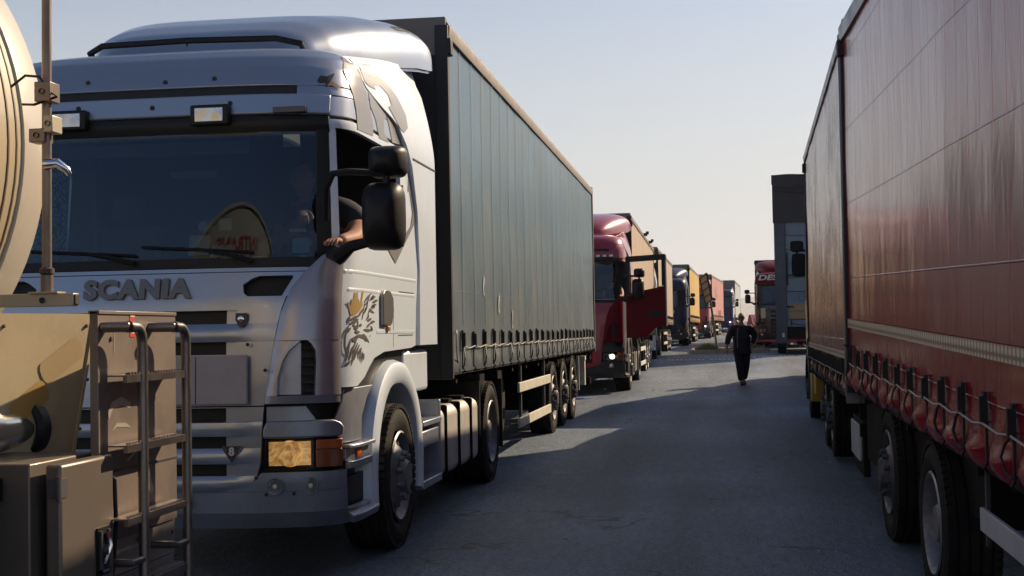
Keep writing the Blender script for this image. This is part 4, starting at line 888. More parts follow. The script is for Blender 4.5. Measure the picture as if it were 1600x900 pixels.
    obj('front_wall', q, front, root, bevel=0.012 if detail else 0)
    if rear:
        q = MB(); q.b(-xw, xw, y0+L-0.03, y0+L+0.03, zb-0.05, H, railm); q.b(xw-0.10, xw+0.02, y0+L-0.04, y0+L+0.04, zb-0.05, H, railm); rd = obj('rear_doors', q, railm, root, bevel=0.006 if detail else 0)
        q = MB()
        for x in (-0.9, -0.3, 0.3, 0.9): q.tube([(x, y0+L+0.045, zb), (x, y0+L+0.045, H-0.05)], 0.018, 6, chrome)
        obj('door_bar', q, chrome, rd)
    q = MB(); q.b(-0.48, -0.36, y0+0.1, y0+L-0.1, zb-0.32, zb-0.02); q.b(0.36, 0.48, y0+0.1, y0+L-0.1, zb-0.32, zb-0.02)
    for a in axles: q.b(-1.0, 1.0, y0+a-0.06, y0+a+0.06, wr-0.1, wr+0.05); q.b(-0.6, 0.6, y0+a-0.2, y0+a+0.3, wr, zb-0.2)
    for k in range(int(L/1.1)): q.b(-xw+0.06, xw-0.06, y0+0.5+1.1*k, y0+0.56+1.1*k, zb-0.10, zb-0.02)
    if rear: q.b(-1.2, 1.2, y0+L-0.12, y0+L-0.02, 0.50, 0.62); q.b(-1.2, 1.2, y0+L-0.10, y0+L-0.02, zb-0.2, zb-0.05)
    obj('chassis', q, black_mt, root)
    for i, a in enumerate(axles):
        az = (axle_z[i] if axle_z else 0) + wr
        wheel(root, xw-0.03, y0+a, az, 1, 'concave' if dark_rim == 2 else 'convex', bool(dark_rim), wr)
    if guard:
        for s in (1, -1):
            q = MB(); g0, g1 = guard
            q.b(s*(xw-0.04), s*(xw-0.01), y0+g0, y0+g1, 0.775, 0.885); q.b(s*(xw-0.04), s*(xw-0.01), y0+g0, y0+g1, 0.385, 0.495); gb = obj('guard_board', q, white_board, root, bevel=0.006)
            for yy in (g0+0.35, g1-0.40): q = MB(); q.b(s*(xw-0.075), s*(xw-0.045), y0+yy, y0+yy+0.05, 0.36, zb); obj('guard_post', q, rim_dk, gb)
    if legs:
        q = MB()
        for s in (1, -1): q.b(s*0.72, s*0.86, y0+2.6, y0+2.75, 0.38, zb-0.05); q.b(s*0.66, s*0.92, y0+2.5, y0+2.85, 0.34, 0.38)
        q.b(-0.8, 0.8, y0+2.65, y0+2.7, 0.7, 0.76); obj('landing_leg', q, black_mt, root)
    if text:
        for (body, size, m_, yy, zz, sx) in text: text_part('curtain_lettering', body, size, m_, root, on_side(xw+0.016, yy, zz), 0.002, size*0.02, sx=sx)
    return root

# ------------------------------------------------------------------ silver truck and its grey trailer
HX, HY = -3.38, 7.62
hero = tractor('tractor_unit', 'silver grey truck cab with large front lettering and bird emblem on its open-windowed door', (HX, HY, 0), 0, silver, silver_low, fair_pt, corner_pt, hero=True, cat='truck')
# things inside the windscreen
q = MB(); q.b(-0.16, 0.16, -0.11, 0.11, -0.002, 0.002); q2 = q
def leaflet(x, y, z, w_, h, tilt, rz=0, col=paper, nm='leaflet'):
    q = MB(); q.b(-w_/2, w_/2, -0.001, 0.001, -h/2, h/2); o = obj(nm, q, col, hero); o.location = (x, y, z); o.rotation_euler = (tilt, 0, rz); return o
pap2 = mat('paper_printed', (0.42, 0.45, 0.42), 0.6, dirt=(0.14, 0.18, 0.17), dscale=26, damt=0.9)
leaflet(-0.42, 0.40, 1.955, 0.26, 0.14, R(-75), 0.1, pap2); leaflet(0.24, 0.44, 2.02, 0.13, 0.13, R(-18), 0.05); leaflet(0.40, 0.42, 1.975, 0.16, 0.09, R(-25), -0.1, mat('paper_mint', (0.45, 0.55, 0.42), 0.6))
leaflet(0.94, 0.28, 1.99, 0.10, 0.09, R(-10), 0.2, mat('sticker_blue', (0.25, 0.42, 0.62), 0.5)); leaflet(0.91, 0.22, 2.615, 0.10, 0.075, R(12), 0.1, mat('paper_cream', (0.45, 0.44, 0.40), 0.7)); leaflet(0.93, 0.25, 2.08, 0.10, 0.022, R(-10), 0.2)
q = MB(); q.lathe([(-0.02, 0.0), (-0.02, 0.035), (0.03, 0.045), (0.05, 0.03), (0.05, 0)], 'y', (0, 0, 0), 16); o = obj('cup', q, paper, hero); o.location = (-0.02, 1.2, 2.20)
q = MB(); q.b(-0.045, 0.045, -0.01, 0.01, -0.04, 0.04); o = obj('cup', q, paper, hero); o.location = (0.13, 1.2, 2.21)
q = MB(); q.b(-0.15, 0.15, 0, 0.02, -0.02, 0.02); q.b(-0.9, 0.35, 0.0, 0.02, 0.12, 0.2); o = obj('cab_shelf', q, inter_gr, hero); o.location = (0.25, 0.35, 2.45)
def lace():
    m = bpy.data.materials.new('teal_lace_curtain'); m.use_nodes = True; n = m.node_tree.nodes; l = m.node_tree.links; b = n['Principled BSDF']
    tc = n.new('ShaderNodeTexCoord'); v = n.new('ShaderNodeTexVoronoi'); v.feature = 'DISTANCE_TO_EDGE'; v.inputs['Scale'].default_value = 22; l.new(tc.outputs['Object'], v.inputs[0])
    r = n.new('ShaderNodeValToRGB'); r.color_ramp.elements[0].position = 0.08; r.color_ramp.elements[1].position = 0.14; r.color_ramp.elements[0].color = (0.05, 0.08, 0.09, 1); r.color_ramp.elements[1].color = (0.50, 0.95, 0.86, 1)
    l.new(v.outputs[0], r.inputs[0]); l.new(r.outputs[0], b.inputs['Base Color']); b.inputs['Roughness'].default_value = 0.8
    t = n.new('ShaderNodeBsdfTranslucent'); l.new(r.outputs[0], t.inputs[0]); x = n.new('ShaderNodeMixShader'); x.inputs[0].default_value = 0.85; l.new(b.outputs[0], x.inputs[1]); l.new(t.outputs[0], x.inputs[2]); l.new(x.outputs[0], n['Material Output'].inputs[0])
    return m
teal = mat('teal_cloth', (0.32, 0.66, 0.60), 0.8)
q = MB(); q.b(-1.17, -1.165, 0.25, 1.5, 2.0, 2.72); obj('window_curtain', q, lace(), hero)

def bounce_tint(m, z0, z1, col, amt):
    """bounced light painted as a paler tone low on a tarpaulin: blotchy, with a ragged upper edge"""
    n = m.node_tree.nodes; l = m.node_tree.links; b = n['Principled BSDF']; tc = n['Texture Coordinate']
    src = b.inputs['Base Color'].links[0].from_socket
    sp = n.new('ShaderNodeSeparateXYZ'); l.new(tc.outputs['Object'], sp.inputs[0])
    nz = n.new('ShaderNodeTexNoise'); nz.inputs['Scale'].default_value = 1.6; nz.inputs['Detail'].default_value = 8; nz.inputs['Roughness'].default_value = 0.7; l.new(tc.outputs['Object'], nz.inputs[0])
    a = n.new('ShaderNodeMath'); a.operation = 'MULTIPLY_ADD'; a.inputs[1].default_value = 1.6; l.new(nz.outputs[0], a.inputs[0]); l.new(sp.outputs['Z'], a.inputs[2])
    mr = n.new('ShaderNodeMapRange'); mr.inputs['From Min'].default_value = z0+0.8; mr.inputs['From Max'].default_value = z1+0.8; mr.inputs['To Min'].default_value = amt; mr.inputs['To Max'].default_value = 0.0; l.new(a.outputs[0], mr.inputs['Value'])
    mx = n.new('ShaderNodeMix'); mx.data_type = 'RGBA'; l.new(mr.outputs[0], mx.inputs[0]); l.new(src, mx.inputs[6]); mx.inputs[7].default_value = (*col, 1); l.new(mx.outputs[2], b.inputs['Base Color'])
bounce_tint(tarp('grey_blue_tarpaulin', (0.050, 0.122, 0.180), 0.31, (0.545, 0.9), 0.2, 0.10, dirt=(0.21, 0.20, 0.185), damt=0.35), 1.3, 3.0, (0.24, 0.235, 0.225), 0.5)  # reflected light put into the curtain colour, paler towards the bottom
LS = [0.45 + 0.545*k for k in range(24)]
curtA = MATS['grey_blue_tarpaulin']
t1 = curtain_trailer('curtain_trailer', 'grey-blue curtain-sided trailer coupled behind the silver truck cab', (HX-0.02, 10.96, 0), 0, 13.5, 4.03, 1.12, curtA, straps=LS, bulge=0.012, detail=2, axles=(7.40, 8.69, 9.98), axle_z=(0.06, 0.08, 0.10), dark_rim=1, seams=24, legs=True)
q = MB(); q.lathe([(-0.13, 0.30), (-0.14, 0.44), (-0.12, 0.485), (0.12, 0.485), (0.14, 0.44), (0.13, 0.30)], 'x', (0.75, 4.9, 0.62), 36); obj('spare_wheel', q, rubber, t1)
q = MB(); q.tube([(1.28, 0.22, 1.47), (1.30, 0.12, 1.44), (1.305, 0.08, 1.34), (1.30, 0.12, 1.24), (1.29, 0.24, 1.2)], 0.007, 6); obj('tension_cord', q, cord_m, t1)
q = MB(); q.b(1.22, 1.26, 10.75, 10.79, 0.5, 1.05); obj('mudflap_bracket', q, white_board, t1)
q = MB(); q.b(1.18, 1.27, 11.6, 11.75, 0.55, 1.0); q.b(1.16, 1.28, 11.58, 11.77, 0.96, 1.03); obj('side_lamp_bracket', q, white_board, t1)
q = MB(); q.prism([(10.55, 1.0), (10.6, 0.35), (10.63, 0.35), (10.6, 1.0)], 'x', 0.75, 1.22); obj('mudflap', q, black_pl, t1)
q = MB()
for k in range(3): q.add([(1.2865, 1.55+0.9*k+a, 1.9-0.15*k+b) for a, b in ((0, 0), (0.06, 0.09), (0.1, 0.05), (0.05, -0.05), (0.09, -0.12), (0.02, -0.10))], [(0, 1, 2, 3, 4, 5)])
obj('tarpaulin_scuff', q, mat('scuff_white', (0.42, 0.44, 0.44), 0.6), t1)
# ------------------------------------------------------------------ people
def skin_fig(name, verts, edges, rad, m, parent=None, sub=2, root=0):
    me = bpy.data.meshes.new(name); me.from_pydata([Vector(v) for v in verts], edges, [])
    o = bpy.data.objects.new(name, me); C.objects.link(o); me.materials.append(m)
    sk = o.modifiers.new('skin', 'SKIN'); sk.use_smooth_shade = True
    sv = me.skin_vertices[0].data
    for i, r in enumerate(rad):
        sv[i].radius = r if isinstance(r, tuple) else (r, r); sv[i].use_root = (i == root)
    s = o.modifiers.new('sub', 'SUBSURF'); s.levels = sub; s.render_levels = sub
    if parent: o.parent = parent
    return o
def head_mesh(mb, c, s, m, hair=None):
    def fn(u, v):
        th = 2*pi*u; ph = pi*v; x = sin(ph)*cos(th)*0.075; y = sin(ph)*sin(th)*0.098; z = cos(ph)*0.118
        if z < 0: x *= 1 - 0.28*(-z/0.118)**1.5; y *= 1-0.12*(-z/0.118)
        if y < -0.06 and abs(x) < 0.03: y -= 0.016*math.exp(-((z+0.005)/0.025)**2)*(1-abs(x)/0.03)       # nose
        if y < -0.05 and 0.01 < z < 0.03 and 0.015 < abs(x) < 0.05: y += 0.007                            # eye sockets
        if y < -0.05 and abs(z+0.05) < 0.008: y += 0.004                                                 # mouth
        return (c[0]+x*s, c[1]+y*s, c[2]+z*s)
    mb.grid(fn, 48, 36, m)
def ear_(mb, c, s, m):
    for sx in (-1, 1): mb.lathe([(sx*0.072*s, 0.0), (sx*0.078*s, 0.02*s), (sx*0.086*s, 0.024*s), (sx*0.088*s, 0.0)], 'x', c, 12, m)
def walker(loc, h):
    k = h/1.78; root = thing('person', 'man in a dark jacket and dark trousers walking towards us on the road', 'person', loc, 0.06)
    root.scale = (k, k, k)
    V = [(0, 0, 0.98), (0, 0.0, 1.15), (0, 0.01, 1.32), (0, 0.02, 1.44), (0, 0.0, 1.53), (0, -0.01, 1.60),          # 0-5 pelvis..neck
         (0.19, 0.02, 1.42), (0.33, 0.10, 1.20), (0.25, 0.02, 1.0), (0.20, -0.05, 0.95),                        # 6-9 his left arm
         (-0.19, 0.02, 1.42), (-0.32, 0.0, 1.18), (-0.37, -0.06, 0.98), (-0.38, -0.10, 0.89),                   # 10-13
         (0.10, 0, 0.94), (0.10, 0.02, 0.52), (0.045, 0.28, 0.14), (0.05, 0.18, 0.05),                            # 14-17
         (-0.10, 0, 0.94), (-0.075, -0.16, 0.52), (-0.03, -0.20, 0.10), (-0.035, -0.33, 0.045)]
    E_ = [(0, 1), (1, 2), (2, 3), (3, 4), (4, 5), (3, 6), (6, 7), (7, 8), (8, 9), (3, 10), (10, 11), (11, 12), (12, 13), (0, 14), (14, 15), (15, 16), (16, 17), (0, 18), (18, 19), (19, 20), (20, 21)]
    Rr = [(0.15, 0.12), (0.155, 0.125), (0.16, 0.12), (0.13, 0.10), 0.06, 0.055, 0.055, 0.045, 0.036, 0.036, 0.055, 0.045, 0.036, 0.036, 0.06, 0.05, 0.04, 0.033, 0.06, 0.05, 0.04, 0.033]
    body = skin_fig('body', V, E_, Rr, skin_m, root)
    jm = mat('jacket_dark_plum', (0.022, 0.014, 0.020), 0.75, bump=0.1, bscale=20); tm = mat('trousers_dark', (0.010, 0.010, 0.014), 0.85)
    JV = V[:4] + [(0, 0.01, 1.47)] + [(0.20, 0.02, 1.42), (0.34, 0.10, 1.20), (0.26, 0.02, 1.01), (-0.20, 0.02, 1.42), (-0.325, 0.0, 1.18), (-0.37, -0.06, 1.0), (0, 0, 0.88)]
    JE = [(0, 1), (1, 2), (2, 3), (3, 4), (3, 5), (5, 6), (6, 7), (3, 8), (8, 9), (9, 10), (0, 11)]
    JR = [(0.225, 0.17), (0.235, 0.18), (0.225, 0.16), (0.17, 0.125), 0.09, 0.10, 0.088, 0.066, 0.10, 0.088, 0.066, (0.22, 0.16)]
    skin_fig('jacket', JV, JE, JR, jm, root)
    TV = [(0, 0, 0.93), (0.10, 0, 0.82), (0.10, 0.02, 0.50), (0.055, 0.26, 0.13), (-0.10, 0, 0.82), (-0.08, -0.15, 0.50), (-0.04, -0.20, 0.09)]
    skin_fig('trousers', TV, [(0, 1), (1, 2), (2, 3), (0, 4), (4, 5), (5, 6)], [(0.18, 0.14), 0.125, 0.10, 0.09, 0.125, 0.10, 0.09], tm, root)
    for (x, y) in ((0.05, 0.24), (-0.035, -0.25)):
        q = MB(); q.prism([(y+0.10, 0.0), (y-0.17, 0.0), (y-0.18, 0.03), (y-0.12, 0.065), (y+0.0, 0.10), (y+0.09, 0.10)], 'x', x-0.05, x+0.05); obj('shoe', q, black_pl, root, bevel=0.015)
    q = MB(); head_mesh(q, (0, -0.02, 1.665), 1.0, skin_m); ear_(q, (0, -0.01, 1.66), 1.0, skin_m); obj('head', q, skin_m, root, angle=80)
    q = MB(); q.grid(lambda u, v: (0.080*sin(pi*0.46*v)*cos(2*pi*u), 0.005+0.105*sin(pi*0.46*v)*sin(2*pi*u)*(1 if sin(2*pi*u) > 0 else 0.82), 1.672+0.122*cos(pi*0.46*v)), 24, 8); obj('hair', q, hair_m, root, angle=80)
    q = MB(); q.b(-0.07, 0.07, -0.128, -0.112, 1.668, 1.698); obj('sunglasses', q, black_pl, root, bevel=0.006)
    for s, w0 in ((1, V[9]), (-1, V[13])):                       # fingers
        HV = [w0, (w0[0], w0[1]-0.01, w0[2]-0.07)]; HE = [(0, 1)]; HR = [(0.028, 0.018), (0.036, 0.016)]
        for f in range(4):
            a = len(HV); yy = w0[1]-0.035+0.018*f
            HV += [(w0[0], yy, w0[2]-0.10), (w0[0]-s*0.008, yy, w0[2]-0.13), (w0[0]-s*0.022, yy-0.002, w0[2]-0.15+0.004*abs(f-1.5))]; HE += [(1, a), (a, a+1), (a+1, a+2)]; HR += [0.009, 0.008, 0.007]
        a = len(HV); HV += [(w0[0]-s*0.01, w0[1]-0.05, w0[2]-0.04), (w0[0]-s*0.02, w0[1]-0.062, w0[2]-0.08)]; HE += [(0, a), (a, a+1)]; HR += [0.011, 0.009]
        skin_fig('hand', HV, HE, HR, skin_m, root, 1)
    lt = mat('jacket_pale_trim', (0.30, 0.26, 0.27), 0.7)
    q = MB()
    q.tube([(-0.10, -0.165, 1.42), (-0.12, -0.20, 1.25), (-0.125, -0.21, 1.05), (-0.125, -0.18, 0.92)], 0.009, 6)
    q.tube([(0.295, -0.01, 1.45), (0.425, 0.06, 1.22), (0.335, -0.03, 1.03)], 0.016, 6); obj('jacket_trim', q, lt, root)
    return root
def P_Z(px, py, zf):
    return None

# driver of the silver cab: elbow out of the window, hand on the wheel
def driver():
    r = thing('person', 'driver in a dark shirt in the silver cab with his elbow out of the window', 'person', (HX, HY, 0))
    V = [(0.70, 1.20, 1.72), (0.70, 1.22, 1.95), (0.70, 1.20, 2.15), (0.71, 1.16, 2.27), (0.71, 1.12, 2.36),
         (0.98, 0.98, 2.26), (1.22, 0.60, 2.09), (1.25, 0.36, 2.03), (1.225, 0.12, 2.00),
         (0.52, 1.12, 2.20), (0.62, 0.82, 2.05), (0.84, 0.62, 2.17), (0.86, 0.58, 2.22),
         (0.80, 1.0, 1.68), (0.82, 0.65, 1.70), (0.60, 1.0, 1.68), (0.58, 0.65, 1.70)]
    E_ = [(0, 1), (1, 2), (2, 3), (3, 4), (3, 5), (5, 6), (6, 7), (7, 8), (3, 9), (9, 10), (10, 11), (11, 12), (0, 13), (13, 14), (0, 15), (15, 16)]
    Rr = [(0.16, 0.13), (0.16, 0.13), (0.165, 0.12), 0.10, 0.055, 0.075, 0.070, 0.055, 0.036, 0.065, 0.052, 0.040, 0.034, 0.085, 0.07, 0.085, 0.07]
    skin_fig('body', V, E_, Rr, skin_m, r)
    SV = V[:4] + [(0.98, 0.98, 2.26), (1.12, 0.76, 2.20), (1.20, 0.60, 2.15), (0.52, 1.12, 2.20), (0.57, 0.96, 2.12)]
    skin_fig('shirt', SV, [(0, 1), (1, 2), (2, 3), (3, 4), (4, 5), (5, 6), (3, 7), (7, 8)], [(0.18, 0.15), (0.18, 0.15), (0.18, 0.135), 0.115, 0.105, 0.10, 0.092, 0.085, 0.07], navy, r)
    q = MB(); head_mesh(q, (0.71, 1.08, 2.47), 1.0, skin_m); ear_(q, (0.71, 1.09, 2.465), 1.0, skin_m); obj('head', q, skin_m, r, angle=80)
    q = MB(); q.grid(lambda u, v: (0.71+0.080*sin(pi*0.46*v)*cos(2*pi*u), 1.10+0.105*sin(pi*0.46*v)*sin(2*pi*u)*(1 if sin(2*pi*u) > 0 else 0.8), 2.477+0.122*cos(pi*0.46*v)), 24, 8); obj('hair', q, hair_m, r, angle=80)
    # left hand relaxed on the sill, right hand over the wheel rim
    def hand(w0, d, up, side, nm='hand'):
        d = Vector(d).normalized(); up = Vector(up).normalized(); sd = d.cross(up)*side; w0 = Vector(w0)
        HV = [w0, w0 + d*0.075]; HE = [(0, 1)]; HR = [(0.030, 0.022), (0.038, 0.018)]
        for f in range(4):
            o_ = sd*(0.028-0.019*f); L_ = [0.9, 1.0, 0.95, 0.75][f]; a = len(HV)
            HV += [w0 + d*0.105 + o_ + up*0.004, w0 + d*(0.105+0.03*L_) + o_*1.05 - up*0.008, w0 + d*(0.105+0.052*L_) + o_*1.05 - up*0.030]
            HE += [(1, a), (a, a+1), (a+1, a+2)]; HR += [0.0095, 0.0088, 0.0075]
        a = len(HV); HV += [w0 + d*0.035 + sd*0.045, w0 + d*0.075 + sd*0.060 - up*0.01, w0 + d*0.10 + sd*0.055 - up*0.02]; HE += [(0, a), (a, a+1), (a+1, a+2)]; HR += [0.013, 0.010, 0.009]
        skin_fig(nm, HV, HE, HR, skin_m, r, 2)
    hand(V[8], (-0.1, -1, -0.04), (0, 0, 1), 1); hand(V[12], (0.25, -0.75, -0.35), (0, -0.3, 1), -1)
driver()

# ------------------------------------------------------------------ tanker in front of the silver truck (bottom left)
def tanker():
    r = thing('tank_trailer', 'cream tank trailer with a steel ladder and side cabinet at the left edge', 'tanker', (-3.41, 4.6, 0))
    cream = mat('tank_cream_paint', (0.56, 0.47, 0.32), 0.30, 0.0, 0.6, dirt=(0.44, 0.35, 0.21), dscale=1.2, damt=0.5)
    cream2 = mat('tank_panel_cream', (0.52, 0.42, 0.26), 0.5, 0.0, 0.1, dirt=(0.33, 0.24, 0.13), dscale=5, damt=0.55, bump=0.03)
    rim_c = mat('tank_rim_pale', (0.66, 0.60, 0.50), 0.32, 0.1, 0.4, dirt=(0.4, 0.33, 0.24), damt=0.4)
    CZ, RR = 2.13, 1.045
    q = MB(); q.lathe([(-9.0, RR-0.02), (-0.36, RR-0.015), (-0.35, RR-0.006), (-0.17, RR-0.004)], 'y', (0, 0, CZ), 96); tk_ = obj('tank', q, cream, r, angle=30)
    for yy in (-0.33, -0.26, -0.205):
        q = MB(); q.lathe([(yy-0.004, RR-0.008), (yy-0.004, RR-0.0015), (yy+0.004, RR-0.0015), (yy+0.004, RR-0.008)], 'y', (0, 0, CZ), 96); obj('pinstripe', q, mat('pinstripe_brown', (0.13, 0.085, 0.045), 0.5), tk_)
    q = MB(); q.lathe([(-0.17, RR-0.02), (-0.165, RR+0.005), (-0.02, RR+0.008), (0.0, RR), (0.0, RR-0.03), (-0.05, RR-0.04)], 'y', (0, 0, CZ), 96); obj('tank_rim', q, rim_c, r, angle=30)
    q = MB(); q.lathe([(-0.05, RR-0.04), (0.03, RR*0.9), (0.12, RR*0.7), (0.18, RR*0.4), (0.20, 0)], 'y', (0, 0, CZ), 64); end = obj('tank_end', q, cream, r, angle=60)
    # lettering and green band on the rear end (it shows mirrored in the windscreen behind)
    def on_rear(u, v, w_):
        rr = math.hypot(u, v); yy = lerp_tab([(0, 0.20), (RR*0.4, 0.18), (RR*0.7, 0.12), (RR*0.9, 0.03), (RR, -0.02)], rr); return (-u, yy + 0.004 + w_, CZ + v)
    me = text_mesh('INTRANS', 0.17, 0.002, 0.004, 1.05, 1.15)
    for v in me.vertices: v.co = Vector(on_rear(v.co.x, v.co.y+0.64, 0.004+v.co.z))
    me.flip_normals(); me.materials.clear(); me.materials.append(mat('letter_red', (0.45, 0.03, 0.03), 0.4)); o = bpy.data.objects.new('rear_lettering', me); C.objects.link(o); o.parent = end
    P, Fc = tess([(-0.75, 0.56), (0.75, 0.56), (0.78, 0.44), (-0.2, 0.44), (-0.75, 0.53)], 0.08); q = MB(); q.add([on_rear(u, v, 0.003) for u, v in P], Fc); obj('green_band', q, mat('band_green', (0.03, 0.22, 0.06), 0.4), end)
        # local x of world X: +3.41 ; y of world Y: -4.6
    X = lambda a: a+3.41
    Yl = lambda a: a-4.6
    # cream side panel, oblique, with two paint smears and the hose tube through it
    d = Vector((-0.30, -0.954, 0)); p0 = Vector((X(-2.30), Yl(4.85), 0)); nrm = Vector((0.954, -0.30, 0))
    def pp(a, z, o_=0): return tuple(p0 + d*a + nrm*o_ + Vector((0, 0, z)))
    q = MB(); outl = [(0.0, 1.545), (0.9, 1.545), (0.9, 0.98), (0.13, 0.98)]
    q.add([pp(a, z, 0) for a, z in outl] + [pp(a, z, -0.03) for a, z in outl], [(0, 1, 2, 3), (7, 6, 5, 4)] + [(i, i+4, (i+1) % 4+4, (i+1) % 4) for i in range(4)])
    q.add([pp(a, z, 0.006) for a, z in [(0.0, 1.545), (0.012, 1.545), (0.142, 0.98), (0.13, 0.98)]] + [pp(a, z, -0.0) for a, z in [(0.0, 1.545), (0.012, 1.545), (0.142, 0.98), (0.13, 0.98)]], [(0, 1, 2, 3)] + [(i, i+4, (i+1) % 4+4, (i+1) % 4) for i in range(4)])
    pn = obj('side_panel', q, cream2, r)
    for (a0, z0, a1, z1, w_, mm) in ((0.10, 1.42, 0.26, 1.33, 0.042, mat('smear_ochre_pale', (0.42, 0.31, 0.15), 0.6)), (0.27, 1.27, 0.40, 1.195, 0.04, mat('smear_ochre', (0.45, 0.27, 0.07), 0.6))):
        q = MB(); dx, dz = a1-a0, z1-z0; L_ = math.hypot(dx, dz); nx_, nz_ = -dz/L_*w_, dx/L_*w_; pts = []
        for sg, (ca, cz_) in ((1, (a1, z1)), (-1, (a0, z0))):
            for k in range(-3, 4):
                an = k*pi/6; c_, s_ = cos(an), sin(an); pts.append((ca + sg*(dx/L_*w_*0.5*c_) + nx_*s_*sg, cz_ + sg*(dz/L_*w_*0.5*c_) + nz_*s_*sg))
        q.add([pp(a, z, 0.0035) for a, z in pts], [tuple(range(len(pts)))]); obj('paint_smear', q, mm, pn)
    ring_c = Vector((X(-2.47), Yl(4.58), 1.135))
    q = MB(); q.lathe([(-0.03, 0.085), (-0.045, 0.10), (-0.03, 0.118), (0.02, 0.118), (0.03, 0.085)], 'y', ring_c, 36, closed=True); obj('rubber_ring', q, black_pl, r)
    q = MB(); q.lathe([(-1.6, 0.075), (-0.10, 0.077), (-0.03, 0.077), (0.05, 0.077)], 'y', ring_c, 36, mat('tube_polished', (0.74, 0.69, 0.58), 0.16, 0.85)); q.lathe([(-0.22, 0.084), (-1.6, 0.084)], 'y', ring_c, 36, mat('tube_polished', (0.74, 0.69, 0.58), 0.16, 0.85)); q.lathe([(-0.22, 0.084), (-0.22, 0.076)], 'y', ring_c, 36); obj('hose_tube', q, None, r)
    # cabinet with protruding door and latch
    cabm = mat('cabinet_brown_grey', (0.17, 0.14, 0.115), 0.40, 0.35, 0.1, dirt=(0.09, 0.075, 0.06), damt=0.5)
    cabd = mat('cabinet_dark', (0.10, 0.085, 0.075), 0.5, 0.2, dirt=(0.05, 0.045, 0.04), damt=0.5)
    q = MB(); q.b(X(-3.0), X(-2.13), Yl(4.02), Yl(4.46), 0.35, 1.062); cb_ = obj('cabinet', q, cabm, r, bevel=0.006)
    q = MB(); q.b(X(-2.10), X(-2.045), Yl(4.06), Yl(4.44), 0.33, 1.055); dr = obj('cabinet_door', q, cabm, r, bevel=0.010)
    q = MB(); lx = X(-2.045); q.b(lx-0.002, lx+0.008, Yl(4.30), Yl(4.39), 0.66, 0.82, black_pl); q.b(lx+0.008, lx+0.016, Yl(4.31), Yl(4.32), 0.67, 0.81, rim_dk); q.b(lx+0.008, lx+0.016, Yl(4.37), Yl(4.38), 0.67, 0.81, rim_dk); q.b(lx+0.008, lx+0.016, Yl(4.31), Yl(4.38), 0.67, 0.68, chrome)
    q.tube([(lx+0.012, Yl(4.335), 0.70), (lx+0.03, Yl(4.345), 0.76), (lx+0.015, Yl(4.36), 0.80)], 0.009, 6, chrome); q.lathe([(lx, 0.02), (lx+0.028, 0.018), (lx+0.03, 0)], 'x', (0, Yl(4.34), 0.745), 12, rim_dk); obj('latch', q, None, dr)
    # aluminium plate behind the ladder
    plm = mat('stained_alu_plate', (0.26, 0.215, 0.19), 0.42, 0.6, 0.0, dirt=(0.14, 0.105, 0.085), dscale=3.5, damt=0.8, bump=0.02)
    q = MB(); q.b(X(-2.11), X(-2.08), Yl(4.40), Yl(5.08), 0.75, 1.545); q.b(X(-2.115), X(-2.075), Yl(4.40), Yl(5.08), 1.535, 1.548); pl_ = obj('rear_plate', q, plm, r, bevel=0.002)
    q = MB(); q.b(X(-2.12), X(-2.09), Yl(4.40), Yl(5.08), 0.62, 0.745); q.b(X(-2.12), X(-2.095), Yl(4.40), Yl(5.08), 0.30, 0.615); obj('lower_plate', q, mat('lower_plate_grey', (0.26, 0.24, 0.24), 0.45, 0.5, dirt=(0.13, 0.12, 0.11), damt=0.6), r, bevel=0.002)
    q = MB(); q.b(X(-2.08), X(-2.078), Yl(4.655), Yl(4.70), 1.455, 1.545); obj('red_mark', q, mat('mark_red', (0.55, 0.05, 0.04), 0.5), pl_)
    q = MB()
    for k in range(4): q.b(X(-2.078), X(-2.077), Yl(4.66), Yl(4.695), 1.468+0.02*k, 1.472+0.02*k)
    obj('mark_line', q, paper, pl_)
    for (a, z) in ((4.95, 1.30), (4.73, 0.96), (4.95, 0.80), (4.5, 1.45), (4.72, 0.72)):
        q = MB(); q.lathe([(X(-2.082), 0.010), (X(-2.074), 0.008), (X(-2.073), 0)], 'x', (0, Yl(a), z), 10); obj('bolt', q, rim_dk, pl_)
    scf = mat('scuff_pale_metal', (0.46, 0.40, 0.34), 0.4, 0.3)
    for pts in ([(4.47, 1.19), (4.50, 1.23), (4.58, 1.245), (4.66, 1.22), (4.65, 1.20), (4.58, 1.215), (4.51, 1.205), (4.48, 1.17)], [(4.50, 1.13), (4.54, 1.155), (4.62, 1.15), (4.66, 1.13), (4.62, 1.135), (4.54, 1.14)],
                [(4.80, 1.00), (4.815, 1.01), (4.83, 0.93), (4.86, 0.885), (4.82, 0.87), (4.80, 0.92)], [(4.62, 1.02), (4.70, 1.045), (4.705, 1.04), (4.63, 1.012)], [(4.52, 1.40), (4.525, 1.47), (4.529, 1.47), (4.526, 1.40)]):
        q = MB(); q.add([(X(-2.0785), Yl(a), z) for a, z in pts], [tuple(range(len(pts)))]); obj('scuff', q, scf, pl_)
    q = MB(); q.b(X(-2.082), X(-2.076), Yl(4.40), Yl(5.08), 0.985, 0.992); obj('plate_seam', q, rim_dk, pl_)
    for (a, z) in ((4.43, 0.70), (4.43, 0.40), (5.05, 0.70), (5.05, 0.45)):
        q = MB(); q.lathe([(X(-2.092), 0.009), (X(-2.084), 0.007), (X(-2.083), 0)], 'x', (0, Yl(a), z), 8); obj('bolt', q, rim_dk, r)
    for z in (0.98, 0.52):
        q = MB(); q.tube([(X(-2.05), Yl(4.052), z-0.04), (X(-2.05), Yl(4.052), z+0.04)], 0.009, 8); q.b(X(-2.09), X(-2.042), Yl(4.055), Yl(4.10), z-0.03, z+0.03); obj('hinge', q, rim_dk, dr)
